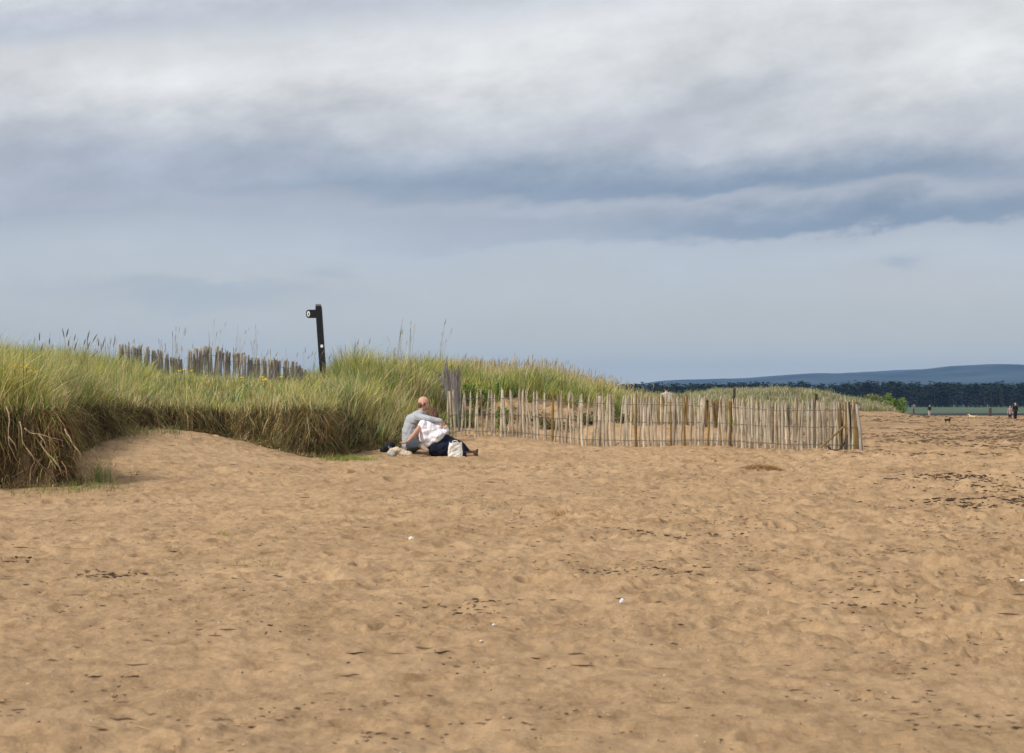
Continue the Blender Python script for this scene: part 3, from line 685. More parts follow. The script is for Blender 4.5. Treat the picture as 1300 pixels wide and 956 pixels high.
zd = zat(439.5,D)-sg; disc(lx(zd)+.018,-w-.002,zd,.032,.036,'marker_disc',M_WHITE,sp)

# ---------------------------------------------------------------- organic bodies
def capsules(segs, ells, name, material, parent, voxel=.012, smooth=3, loc=(0,0,0), noise_amp=0):
    """segs: (p0,r0,p1,r1); ells: (c,(rx,ry,rz)) -> one continuous remeshed surface"""
    V=[];Fc=[]
    def sph(c,r,rot=None):
        b=len(V); nu,nv=12,8
        rx,ry,rz = r if hasattr(r,'__len__') else (r,r,r)
        for j in range(1,nv):
            ph=math.pi*j/nv
            for i in range(nu):
                th=2*math.pi*i/nu; V.append((c[0]+rx*math.sin(ph)*math.cos(th),c[1]+ry*math.sin(ph)*math.sin(th),c[2]+rz*math.cos(ph)))
        V.append((c[0],c[1],c[2]+rz)); V.append((c[0],c[1],c[2]-rz)); T=len(V)-2;Bo=len(V)-1
        for j in range(nv-2):
            for i in range(nu): Fc.append((b+j*nu+i,b+(j+1)*nu+i,b+(j+1)*nu+(i+1)%nu,b+j*nu+(i+1)%nu))
        for i in range(nu): Fc.append((T,b+i,b+(i+1)%nu)); Fc.append((Bo,b+(nv-2)*nu+(i+1)%nu,b+(nv-2)*nu+i))
    for p0,r0,p1,r1 in segs:
        L=math.dist(p0,p1); k=max(2,int(L/(min(r0,r1)*.35))+1)
        for i in range(k+1):
            t=i/k; sph([p0[a]+(p1[a]-p0[a])*t for a in range(3)], r0+(r1-r0)*t)
    for c,r in ells: sph(c,r)
    me=bpy.data.meshes.new(name); me.from_pydata(V,[],Fc); o=bpy.data.objects.new(name,me); COL.objects.link(o)
    m=o.modifiers.new('r','REMESH'); m.mode='VOXEL'; m.voxel_size=voxel; m.use_smooth_shade=True
    s=o.modifiers.new('s','SMOOTH'); s.iterations=smooth; s.factor=.5
    dg=bpy.context.evaluated_depsgraph_get(); me2=bpy.data.meshes.new_from_object(o.evaluated_get(dg)); me2.name=name
    bpy.data.objects.remove(o); bpy.data.meshes.remove(me)
    if noise_amp:
        co=np.empty(len(me2.vertices)*3,np.float32); me2.vertices.foreach_get('co',co); co=co.reshape(-1,3)
        nn=np.empty(len(me2.vertices)*3,np.float32); me2.vertices.foreach_get('normal',nn); nn=nn.reshape(-1,3)
        f=noise(co[:,0]*9+co[:,1]*4,co[:,2]*14-co[:,1]*6,501)+.6*np.abs(noise(co[:,0]*22-co[:,2]*12,co[:,1]*18,502)); co+=nn*(f*noise_amp)[:,None]
        me2.vertices.foreach_set('co',co.ravel())
    me2.materials.clear(); o2=link(name,me2,material,parent); o2.location=loc
    for p in me2.polygons: p.use_smooth=True
    return o2
M_SKIN = plain('skin',(.56,.31,.21),.6,.12,25,0,.35); M_SKIN2 = plain('sunburnt_scalp',(.60,.34,.235),.45,.12,25,0,.4)
M_STUBBLE = plain('cropped_hair',(.17,.085,.075),.8,.3,60); M_HAIR = plain('brown_hair',(.10,.042,.02),.6,.75,38,.6,.4,0,(1,1,.2))
M_GREY = plain('grey_jersey',(.40,.42,.45),.9,.10,40,.2); M_NAVY = plain('navy_cloth',(.010,.013,.030),.9,.3,20,.2); M_SHIRT = plain('white_cotton',(.84,.82,.87),.9,.05,12,.3)
M_SHORTS = plain('charcoal_shorts',(.06,.07,.085),.9); M_SHOE = plain('tan_shoe',(.36,.28,.21),.8); M_BOOT = plain('brown_boot',(.085,.045,.025),.7); M_SOLE = plain('dark_sole',(.03,.028,.025),.8)
M_BEIGE = plain('beige_cloth',(.56,.48,.38),.9,.2,16,.3); M_DARK = plain('black_nylon',(.012,.013,.016),.7); M_EYE = plain('dark_eye',(.02,.015,.01),.3)

DS = 41.9; g0 = tz(at(552,DS),DS)
zoff = g0-zat(577,DS)
def S(px,py,dy=0.): return (at(px,DS), DS+dy, zat(py,DS)+zoff)
def seats(root):
    rl = root.location
    return lambda px,py,dy=0.: tuple(a-b for a,b in zip(S(px,py,dy),rl))
# the man
man = empty('person', S(521,569,.40), 'bald man in grey long sleeved top seated with his arm round the woman in white', 'person')
_sm = seats(man); s = lambda px,py,dy=0.: _sm(px,py-3.5,dy+.35)
def hand(s, wrist, dirn, side, r=.009, L=.085):
    """palm with five unequal curled fingers; returns capsule segments"""
    W=Vector(wrist); d=Vector(dirn).normalized(); sd=Vector(side).normalized(); nrm=d.cross(sd).normalized()
    segs=[]
    for k,(off,ln) in enumerate(((-.028,.80),(-.009,1.0),(.010,.95),(.028,.74))):
        a=W+d*.01+sd*off*.6; b=W+d*L+sd*off; segs.append((tuple(a),.017,tuple(b),.0125))
        c=b+d*.035*ln+nrm*.012; e=c+d*.018*ln+nrm*.026; segs.append((tuple(b),r,tuple(c),r)); segs.append((tuple(c),r,tuple(e),r*.85))
    t0=W+d*.02-sd*.02; t1=t0+d*.03-sd*.035+nrm*.008; t2=t1+d*.03-sd*.008+nrm*.014
    segs += [(tuple(t0),.015,tuple(t1),.011),(tuple(t1),.0105,tuple(t2),.009)]
    return segs
hip=s(522,564,.05); ch=s(524,541,.05); up=s(529,532,.03); nk=s(534.5,524,.02); hd=s(536.5,515.0,.0)
rsh=s(531,532,-.16); rel=s(546,534,-.46); rwr=s(560.5,537,-.48)
lsh=s(535,533,.20); lel=s(548,541,.32); lwr=s(557,549,.22)
rk=s(543,566.5,-.34); ran=s(541,571.5,-.42)
body_m=[(hip,.135,ch,.125),(ch,.125,up,.09),(up,.08,nk,.055),(nk,.055,hd,.06),(up,.08,rsh,.055),(up,.08,lsh,.055),
  (rsh,.05,rel,.043),(rel,.04,rwr,.027),(lsh,.05,lel,.043),(lel,.04,lwr,.027),
  (s(522,567,-.08),.095,s(541,565,-.30),.062),(s(541,565,-.30),.055,s(536,570.5,-.52),.036),
  (s(524,567,.16),.095,s(546,556,.34),.062),(s(546,556,.34),.058,s(556,571,.36),.04),(s(556,571,.36),.04,s(562,573.5,.38),.035)]
body_m+=hand(s,rwr,(.50,.20,-.80),(.5,.3,.5)); body_m+=hand(s,lwr,(.6,-.6,-.4),(.4,.6,.6))
hx=Vector(hd)
ell=[((hx.x,hx.y,hx.z+.025),(.101,.086,.106)),((hx.x+.035,hx.y,hx.z-.035),(.062,.06,.075)),((hx.x+.094,hx.y+.005,hx.z-.02),(.018,.013,.022)),
     ((hx.x-.008,hx.y-.082,hx.z-.005),(.018,.012,.030)),((hx.x-.008,hx.y+.082,hx.z-.005),(.018,.012,.030))]
capsules(body_m,ell,'body',M_SKIN2,man,.0075,4)
capsules([(tuple(hx+Vector((-.030,0,.0))),.075,tuple(hx+Vector((-.045,0,-.03))),.060)],[((hx.x-.012,hx.y,hx.z-.005),(.096,.091,.052)),((hx.x+.02,hx.y,hx.z+.01),(.05,.0895,.03))],'hair',M_STUBBLE,man,.01,3)
for yy in (-.03,.035): capsules([],[((hx.x+.088,hx.y+yy,hx.z+.012),(.008,.010,.007))],'eye',M_EYE,man,.004,1)
capsules([(s(519.5,565,.05),.155,s(519.5,552,.05),.15),(s(519.5,552,.05),.15,s(523.5,540,.05),.158),(s(523.5,540,.05),.158,s(528.5,534,.03),.13),(s(528.5,533,.03),.11,s(534,527.5,.02),.075),
   (up,.118,rsh,.086),(up,.118,lsh,.086),(s(523.5,538,.05),.15,rsh,.08),(rsh,.076,s(539,533.5,-.32),.060),(s(539,533.5,-.32),.060,rel,.052),(rel,.050,s(560,537,-.48),.038),(lsh,.078,lel,.058),(lel,.056,lwr,.038)],[],
   'jersey',M_GREY,man,.011,3,noise_amp=.010)
capsules([(s(521,566.5,.05),.150,s(523,567,.10),.145),(s(522,567.5,-.08),.112,s(542,566,-.31),.080),(s(524,566,.16),.115,s(545,557,.33),.085)],[],'shorts',M_SHORTS,man,.012,3,noise_amp=.008)
capsules([(s(536,570,-.52),.042,s(534.5,568,-.60),.040),(s(535,568,-.60),.045,s(543,574,-.66),.038)],[],'shoe',M_SHOE,man,.009,3)
capsules([(s(558,573.5,.38),.045,s(566,574,.40),.038)],[],'shoe',M_SHOE,man,.009,3)
# the woman
wom = empty('person', S(560,577,0.), 'brown haired woman in white shirt and navy trousers leaning against the bald man', 'person')
s = seats(wom)
hp=s(559,565,0); lc=s(548,543,-.02); rc=s(555,543,.10); hd=s(549,525,.06); nk=s(548,534,.04)
lsh=s(535,538.5,-.10); lel=s(527.5,549,-.32); lwr=s(519.5,558.5,-.42)
rsh=s(560,541,.02); rel=s(567,549,.10); rwr=s(566,558,.28)
nkn=s(581,565,-.06); nan=s(588,575.5,-.36+.1); fkn=s(583,565,.22); fan=s(592,574.5,.10)
bw=[(s(558,565,-.03),.13,s(550,549,-.02),.11),(s(551,549,-.02),.11,s(548,543,-.02),.09),(s(547,541,-.01),.07,nk,.05),(nk,.045,hd,.055),(s(545,540,-.03),.08,lsh,.05),(s(550,541,0),.08,rsh,.05),
 (lsh,.046,lel,.038),(lel,.037,lwr,.024),(rsh,.046,rel,.036),(rel,.034,rwr,.024),
 (s(562,568,-.06),.12,nkn,.07),(nkn,.06,nan,.04),(s(562,566,.12),.12,fkn,.07),(fkn,.06,fan,.04),(nan,.035,s(600,576,-.20),.03),(fan,.035,s(604,575.5,.12),.03)]
bw+=hand(s,lwr,(-.75,-.2,-.35),(.2,-.9,.2)); bw+=hand(s,rwr,(-.3,.8,-.3),(.8,.3,.3))
hx=Vector(hd)
capsules(bw,[((hx.x,hx.y,hx.z),(.078,.085,.108)),((hx.x+.01,hx.y+.09,hx.z-.01),(.014,.02,.022)),((hx.x-.08,hx.y,hx.z-.005),(.012,.018,.03))],'body',M_SKIN,wom,.0075,4)
capsules([(tuple(hx+Vector((-.01,-.02,.01))),.088,tuple(hx+Vector((.02,-.05,-.08))),.075),(tuple(hx+Vector((.02,-.05,-.08))),.07,tuple(hx+Vector((.05,-.04,-.14))),.045)],[((hx.x+.045,hx.y-.03,hx.z+.015),(.06,.06,.055)),((hx.x-.005,hx.y-.012,hx.z+.035),(.088,.088,.088)),((hx.x+.05,hx.y-.07,hx.z-.05),(.06,.05,.09))],'hair',M_HAIR,wom,.010,1,noise_amp=.022)
for xx in (-.03,.03): capsules([],[((hx.x+xx,hx.y+.078,hx.z+.01),(.010,.008,.007))],'eye',M_EYE,wom,.004,1)
capsules([(s(537.5,539.5,-.12),.088,s(539,556,-.14),.085),(s(539,556,-.14),.085,s(545,560,-.14),.08),(s(541,562,-.16),.05,s(537.5,543,-.13),.07),(s(537.5,543,-.13),.07,s(536.5,539,-.11),.062),(s(549,557,-.06),.155,s(546.5,545,-.05),.155),(s(553,552,-.04),.15,s(553,544,0),.14),(s(546,543,-.04),.13,s(548,539,0),.10),
  (s(556,543,0),.10,s(561,542,.02),.062),(s(561,542,.02),.065,s(566,547.5,.06),.055),(s(543.5,561,-.12),.075,s(556,552,-.15),.10),(s(556,552,-.15),.08,s(566,546,-.06),.055)],[],
  'shirt',M_SHIRT,wom,.010,1,noise_amp=.024)
capsules([(s(554,567.5,-.06),.165,s(563,562,0),.175),(s(563,562,0),.17,s(567,565,.05),.165),(s(553,566,-.1),.13,s(556,571,-.1),.10),(s(562,568,-.10),.15,nkn,.105),(nkn,.10,nan,.062),(s(564,560,.10),.13,fkn,.085),(fkn,.085,s(593,572.5,.12),.052),
   (s(550,571,-.10),.09,s(570,573,-.14),.085)],[],'trousers',M_NAVY,wom,.012,3,noise_amp=.010)
capsules([(s(588,575,-.24),.052,s(605,576,-.16),.032)],[],'shoe',M_BOOT,wom,.009,3)
capsules([(s(593,574,.10),.050,s(598,574.5,.10),.045),(s(598,574.5,.10),.043,s(604,573.5,.10),.04),(s(604,573.5,.10),.036,s(606,570.5,.10),.022)],[],'shoe',M_BOOT,wom,.009,3)

# things lying beside them
def bag():
    D = 41.35; X, Y = at(578,D), D; g = tz(X,Y); o = empty('carrier_bag',(X,Y,g),'creased white carrier bag standing in front of the woman','bag')
    nx, nz = 22, 14; V=[];Fc=[]
    def ring(t):
        w=.118+.012*math.sin(t*3); w=w*(1-.10*t); d=.055*(1-.35*t); return w,d
    peri=40
    for j in range(nz+1):
        t=j/nz; w,d=ring(t)
        for i in range(peri):
            a=2*math.pi*i/peri; c,s_=math.cos(a),math.sin(a); X_=w*math.copysign(abs(c)**.35,c); Y_=d*math.copysign(abs(s_)**.35,s_)
            nn=float(noise(X_*14+3,t*2.2+Y_*9,7))*.010+abs(float(noise(X_*9-t*4,t*2+Y_*5,8)))*.010
            V.append((X_+nn*c,Y_+nn*s_*1.6,.262*t+(.012*math.sin(i*.9) if j==nz else 0)))
    for j in range(nz):
        for i in range(peri): Fc.append((j*peri+i,j*peri+(i+1)%peri,(j+1)*peri+(i+1)%peri,(j+1)*peri+i))
    Fc.append(tuple(range(peri))[::-1])
    me=bpy.data.meshes.new('bag_body'); me.from_pydata(V,[],Fc); me.update(); b=link('bag_body',me,M_BAG,o); sd=b.modifiers.new('s','SOLIDIFY'); sd.thickness=.003
    b.rotation_euler=(0,0,.25)
    for yy in (-.03,.03):
        MB().tube([(-.055,yy,.24),(-.045,yy,.285),(-.01,yy*.8,.30),(.03,yy*.8,.29),(.05,yy,.245)],[.007]*5,5,0,squash=.5).build('handle',M_BAG,o,True)
M_BAG = plain('bag_paper',(.80,.78,.73),.6,.05,10)
bag()
def lump(name,segs,ells,m,label,cat,px,py,dy,extra=None,amp=.012):
    L=S(px,py,dy); g=tz(L[0],L[1]); o=empty(name,(L[0],L[1],g),label,cat); return o
r = lump('rucksack',0,0,0,'black rucksack lying at the foot of the bank left of the man','rucksack',492,559,.35)
capsules([((-.02,0,.08),.085,(.05,.02,.13),.075),((-.10,0,.06),.05,(.10,0,.06),.055)],[],'bag_body',M_DARK,r,.012,3,noise_amp=.012)
MB().tube([(-.02,-.09,.03),(.03,-.11,.12),(.10,-.07,.15),(.13,-.02,.05)],[.012]*4,6,squash=.4).build('strap',M_DARK,r,True)
capsules([((.02,-.085,.10),.03,(.07,-.075,.06),.03)],[],'pocket',plain('grey_nylon',(.16,.17,.18),.7),r,.009,2)
r = lump('rolled_jacket',0,0,0,'crumpled beige jacket rolled up on the sand beside the man','jacket',509,568,-.32)
capsules([((-.16,0,.10),.045,(-.06,-.01,.105),.055),((-.06,-.01,.10),.055,(.06,-.02,.06),.052),((.06,-.02,.06),.05,(.16,-.04,.045),.05),((-.18,.02,.06),.04,(-.10,.02,.04),.05)],[],'cloth',M_BEIGE,r,.009,2,noise_amp=.016)
capsules([((-.20,.03,.05),.035,(-.12,-.04,.035),.04)],[],'sleeve',plain('grey_lining',(.33,.35,.36),.9),r,.009,2,noise_amp=.012)

# ---------------------------------------------------------------- far figures
def standing(px, feet_py, hgt, D, top, legs, hairm, label, group=None, facing=0, bagm=None, stride=.14, z=None):
    X = at(px,D); g = tz(X,D) if z is None else z; k = hgt/1.72
    o = empty('person',(X,D,g),label,'person',group); o.rotation_euler=(0,0,facing); o.scale=(k,k,k)
    sg_=[((.09,stride,.08),.045,(.10,.02,.48),.055),((.10,.02,.48),.06,(.09,0,.88),.085),((-.09,-stride,.06),.045,(-.10,-.01,.48),.055),((-.10,-.01,.48),.06,(-.09,0,.88),.085),
       ((.09,stride,.05),.04,(.09,stride-.14,.035),.035),((-.09,-stride,.04),.04,(-.09,-stride-.14,.035),.035),
       ((0,0,.92),.13,(0,0,1.12),.12),((0,0,1.12),.12,(0,0,1.36),.12),((0,0,1.36),.08,(0,-.01,1.50),.055),((.05,0,1.38),.07,(.19,0,1.38),.055),((-.05,0,1.38),.07,(-.19,0,1.38),.055),
       ((.19,0,1.38),.048,(.24,.03,1.10),.04),((.24,.03,1.10),.038,(.25,-.08,.88),.026),((-.19,0,1.38),.048,(-.24,.03,1.10),.04),((-.24,.03,1.10),.038,(-.25,-.06,.87),.026)]
    def H(sx,y): return [((sx*.25,y,.88),.022,(sx*.25,y-.02,.80),.022)]+[((sx*.25,y-.035+.018*i,.80),.010,(sx*.25-.01*sx,y-.045+.02*i,.735+.01*abs(i-1.5)),.008) for i in range(4)]+[((sx*.25,y-.03,.85),.011,(sx*.23,y-.065,.80),.009)]
    sg_+=H(1,-.08)+H(-1,-.06)
    capsules(sg_,[((0,-.01,1.61),(.075,.092,.112)),((0,-.105,1.60),(.012,.016,.02)),((.078,0,1.6),(.01,.018,.03)),((-.078,0,1.6),(.01,.018,.03))],'body',M_SKIN,o,.016,2)
    capsules([((0,0,.86),.145,(0,0,1.15),.14),((0,0,1.15),.14,(0,0,1.36),.135),((.05,0,1.37),.09,(.19,0,1.37),.072),((-.05,0,1.37),.09,(-.19,0,1.37),.072),((.19,0,1.37),.066,(.24,.03,1.10),.055),((.24,.03,1.10),.054,(.25,-.07,.92),.042),((-.19,0,1.37),.066,(-.24,.03,1.10),.055),((-.24,.03,1.10),.054,(-.25,-.05,.92),.042)],[],'coat',top,o,.018,2,noise_amp=.01)
    capsules([((.09,stride,.12),.06,(.10,.02,.48),.075),((.10,.02,.48),.078,(.08,0,.88),.11),((-.09,-stride,.10),.06,(-.10,-.01,.48),.075),((-.10,-.01,.48),.078,(-.08,0,.88),.11)],[],'trousers',legs,o,.018,2)
    capsules([],[((0,.018,1.64),(.084,.09,.100))],'hair',hairm,o,.016,2)
    for sx,yy in ((1,stride),(-1,-stride)): capsules([((sx*.09,yy+.02,.05),.052,(sx*.09,yy-.16,.04),.042)],[],'shoe',M_SOLE,o,.014,2)
    return o
M_COAT=plain('black_coat',(.012,.013,.018),.9); M_PINK=plain('pale_pink_top',(.36,.23,.24),.9); M_CREAM=plain('cream_top',(.44,.41,.34),.9); M_PALETR=plain('pale_trousers',(.50,.46,.38),.9); M_FAIR=plain('fair_hair',(.38,.25,.19),.8); M_DKHAIR=plain('dark_hair',(.03,.018,.012),.7)
g_ = tz(at(1288,222),222)
standing(1289,535,(535.5-512)/F*222,222,M_COAT,M_COAT,M_FAIR,'man dressed all in black strolling at the right edge of the beach',facing=.3)
standing(1282.3,535,(535.5-516)/F*223,223.5,M_PINK,M_COAT,M_FAIR,'smaller companion in pale pink top beside the man in black',facing=-.4)
D=330; standing(1180,527,1.55,D,M_COAT,M_PALETR,M_FAIR,'distant walker in dark top and pale trousers by the dune end',facing=.2)
D=min(np.arange(96,140,1.),key=lambda q:abs(tz(at(846,q),q)+1.73-zat(489.3,q))); D=float(D); X=at(846,D); standing(846,0,1.70,D,M_CREAM,M_PALETR,M_DKHAIR,'dark haired person in cream top half hidden behind the grassy dune',facing=3.0,z=min(tz(X,D),zat(489.3,D)-1.73))
D=420; standing(1160,0,1.6,D,M_PINK,M_COAT,M_FAIR,'very distant figure in pink seen past the tip of the far dunes',facing=1.)
def visible(px, py):
    Ds=np.arange(60,330,1.); z=terrain(at(px,Ds),Ds)[0]; rows=CY+(EYE-z)/Ds*F; ok=rows<=np.minimum.accumulate(rows)+.05
    return float(Ds[ok][np.argmin(np.abs(rows[ok]-py))])
def dog(px, D, k, m, label, facing):
    X=at(px,D); o=empty('dog',(X,D,tz(X,D)),label,'dog'); o.rotation_euler=(0,0,facing); o.scale=(k,k,k)
    sg_=[((-.22,0,.36),.075,(.0,0,.35),.085),((.0,0,.35),.085,(.22,0,.37),.105),((.24,0,.40),.075,(.34,0,.50),.055),
      ((.40,0,.515),.035,(.49,0,.50),.022),((-.28,0,.40),.02,(-.42,0,.52),.012)]
    for y in (-.07,.07):
        sg_+=[((.22,y,.33),.045,(.22,y,.17),.026),((.22,y,.17),.022,(.23,y,.02),.02),((.23,y,.02),.022,(.26,y,.015),.018),
              ((-.24,y,.34),.06,(-.18,y,.22),.038),((-.18,y,.22),.03,(-.27,y,.13),.02),((-.27,y,.13),.018,(-.26,y,.02),.017),((-.26,y,.02),.02,(-.22,y,.015),.017)]
    capsules(sg_,[((.37,0,.53),(.065,.055,.06)),((.35,.05,.56),(.02,.012,.04)),((.35,-.05,.56),(.02,.012,.04))],'body',m,o,.012,2)
    return o
Dd=visible(1203,537.5); dog(1203,Dd,.85*Dd/190,plain('black_fur',(.010,.009,.009),.8),'small black dog on the beach left of the strolling pair',.5)
Dd=visible(1235,534); dog(1235,Dd,1.0*Dd/200,plain('cream_fur',(.58,.44,.27),.8),'cream coloured dog further off than the black dog',2.5)

# ---------------------------------------------------------------- debris on the sand
def bits(x, y, L, wd, th, col, turn=1.0, name=''):
    """little curled three dimensional scraps: bent 4-sided bars"""
    n=len(x); z=terrain(x,y)[0]; mz=np.where(y<60, micro(x,y,None)*.9, 0); az=rng.uniform(0,math.pi,n) if turn is None else rng.normal(0,turn,n)
    u=np.stack([np.cos(az),np.sin(az),np.zeros(n)],-1); v=np.stack([-np.sin(az),np.cos(az),np.zeros(n)],-1); B=np.stack([x,y,z+mz+th*.4],-1)
    cv=rng.normal(0,.3,n); Vs=[]
    for i,t in enumerate((-.5,-.15,.2,.5)):
        wv=(.25,1,.8,.15)[i]; p=B+u*(L*t)[:,None]+v*(cv*L*(t*t-.1))[:,None]; p[:,2]+=rng.uniform(0,1,n)*th*.8
        for a,b in ((-1,0),(0,1),(1,0),(0,-1)): Vs.append(p+v*(wd*wv*.5*a)[:,None]+np.array([0,0,1.])*(th*wv*.5*b+th*.1)[:,None])
    V=np.stack(Vs,1); Q=[]
    for i in range(3):
        for k in range(4): Q.append([i*4+k,i*4+(k+1)%4,(i+1)*4+(k+1)%4,(i+1)*4+k])
    Q=np.array(Q)[None]+(np.arange(n)*16)[:,None,None]; C=np.repeat(col[:,None,:],16,1)
    return V.reshape(-1,3),Q.reshape(-1,4),C.reshape(-1,3)
def open_sand(x,y): return (terrain(x,y)[1]<.05)&(dAf(x,y)<-.1)&~((dBf(x,y)>-.3))
def logscatter(n, d0, d1, w=.23, thr=0., seed=600, sx=1.6, sy=2.2):
    D=d0*np.exp(rng.uniform(0,1,n)*math.log(d1/d0)); x=rng.uniform(-w,w,n)*D
    k=open_sand(x,D)&(fbm(x/sx,D/sy,3,seed)>thr+rng.uniform(-.12,.12,n)); return x[k],D[k]
def kelp_col(n): return np.array([.11,.072,.045])*rng.uniform(.4,2.0,n)[:,None]
parts=[]
x,y=logscatter(26000,19,44,thr=.0,seed=605); k=(x/y*F+CX>560)&(rng.uniform(0,1,len(x))<.15+.5*sst(650,1250,x/y*F+CX)); x,y=x[k],y[k]; n=len(x); parts.append(bits(x,y,rng.uniform(.015,.07,n),rng.uniform(.004,.012,n),rng.uniform(.003,.009,n),kelp_col(n)*1.3,.6))
x,y=logscatter(4200,10,50,thr=.16,seed=600); n=len(x); parts.append(bits(x,y,rng.uniform(.012,.06,n),rng.uniform(.004,.011,n),rng.uniform(.003,.009,n),kelp_col(n),.6))
x,y=logscatter(1500,10,60,thr=-.1,seed=610); n=len(x); parts.append(bits(x,y,rng.uniform(.01,.03,n),rng.uniform(.004,.012,n),rng.uniform(.004,.010,n),kelp_col(n)*1.5,.8))
x,y=logscatter(260,11,50,thr=.02,seed=620); n=len(x); parts.append(bits(x,y,rng.uniform(.05,.16,n),rng.uniform(.006,.014,n),rng.uniform(.006,.014,n),kelp_col(n),.4))
# rough strand of the lower beach
D=42*np.exp(rng.uniform(0,1,15000)*math.log(330/42)); x=rng.uniform(-.02,.25,15000)*D
k=open_sand(x,D)&(sst(2,8,x+.10*(D-45))>rng.uniform(.2,1,len(x)))&(fbm(x/3,D/7,3,630)>-.05+rng.uniform(-.1,.1,len(x))); x,D=x[k],D[k]; n=len(x); sc=np.sqrt(D/45)
parts.append(bits(x,D,rng.uniform(.05,.20,n)*sc,rng.uniform(.015,.04,n)*sc,rng.uniform(.010,.028,n)*sc,np.array([.17,.115,.07])*rng.uniform(.5,1.7,n)[:,None],.4))
stuff('seaweed_fragments',parts,M_BITS,'dark dried seaweed scraps strewn over the beach','seaweed')
x,y=logscatter(750,10,60,thr=-.05,seed=640); n=len(x)
stuff('shell_fragments',[bits(x,y,rng.uniform(.005,.018,n),rng.uniform(.004,.011,n),rng.uniform(.003,.008,n),np.array([.72,.66,.58])*rng.uniform(.7,1.1,n)[:,None],2)],M_BITS,'tiny pale shell chips scattered in the sand','shells')
x,y=logscatter(500,10,48,thr=0.,seed=650); n=len(x)
stuff('straw_stems',[bits(x,y,rng.uniform(.06,.25,n),rng.uniform(.004,.008,n),rng.uniform(.004,.007,n),np.array([.50,.36,.19])*rng.uniform(.6,1.1,n)[:,None],.8)],M_BITS,'loose straw stems lying on the sand','straw')
def gy(py):   # distance at which the open sand shows on photo row py
    Ds=np.arange(12,60,.05); z=terrain(np.full(Ds.shape,2.),Ds)[0]; rows=CY+(EYE-z)/Ds*F
    return float(Ds[np.argmin(np.abs(rows-py))])
def wrack(px,py,wx,n,label,wy=.5):
    D=gy(py); cx=at(px,D); x=rng.normal(0,wx,n); y=rng.normal(0,wy,n)+x*.12; V,Q,C=bits(x+cx,y+D,rng.uniform(.03,.12,n)*min(1,D/26),rng.uniform(.005,.014,n)*min(1,D/22),rng.uniform(.006,.02,n)*min(1,D/26),kelp_col(n)*.6,.8)
    b=np.array([cx,D,tz(cx,D)]); o=link('seaweed_clump',raw_mesh('seaweed_clump',V-b,Q,C),M_BITS); o.location=b; tag(o,label,'seaweed','seaweed heaps on the tideline','stuff')
wrack(1213,608,.45,230,'long dark seaweed heap at upper right, furthest from the camera',.5)
wrack(1262,625,.5,130,'thin seaweed line near the right edge below the furthest heap',.35)
wrack(1232,641,.35,200,'broad speckled seaweed heap at right, nearest of the three dark heaps',.55)
wrack(1285,638,.22,110,'small seaweed heap touching the right edge',.25)
wrack(840,681,.28,30,'narrow seaweed strand on open sand right of centre',.10)
wrack(812,725,.28,24,'short broken seaweed strand below the narrow one',.14)
wrack(140,729,.16,50,'dark seaweed clump in the lower left sand',.18)
wrack(15,714,.12,22,'seaweed scraps at the left edge of the foreground',.1)
wrack(600,773,.15,34,'crumbly brown clump in the centre foreground',.2)
wrack(1130,772,.26,36,'curved row of seaweed bits in the right foreground',.2)
wrack(1095,750,.18,22,'scattered seaweed bits above the curved row in the right foreground',.15)

def litter(px,py,r,label,cat,name,c=(.80,.80,.78),sq=1.):
    D=gy(py); X=at(px,D); g=tz(X,D)+float(micro(np.array([X]),np.array([D]),None)[0]); k=r
    o=capsules([((-k*.5,0,k*.55),k*.55,(k*.5,.1*k,k*.6),k*.5)],[((0,0,k*.8*sq),(k*.7,k*.6,k*.6*sq))],name,plain(name+'_surface',c,.5,.1),None,k*.16,1,(X,D,g),noise_amp=k*.15); tag(o,label,cat); return o
litter(522,685,.027,'bright white cube-like scrap on the sand in front of the couple','litter','white_scrap')
litter(790,765,.022,'tilted white half shell in the right of centre foreground','shell','shell',(.72,.74,.76),1.3)
litter(627,797,.012,'small white pebble right of the brown clump','pebble','pebble')
litter(601,721,.014,'flat white shell between scrap and pebble','shell','shell',sq=.5)
litter(611,821,.012,'lowest small cream pebble in the centre foreground','pebble','pebble',(.66,.60,.50))
litter(1010,716,.018,'white shell on the sand right of centre','shell','shell',sq=.5)
litter(1240,665,.020,'thin white shell below the speckled seaweed','shell','shell',sq=.4)
litter(1298,734,.022,'white shell at the right edge of the sand','shell','shell',sq=.4)

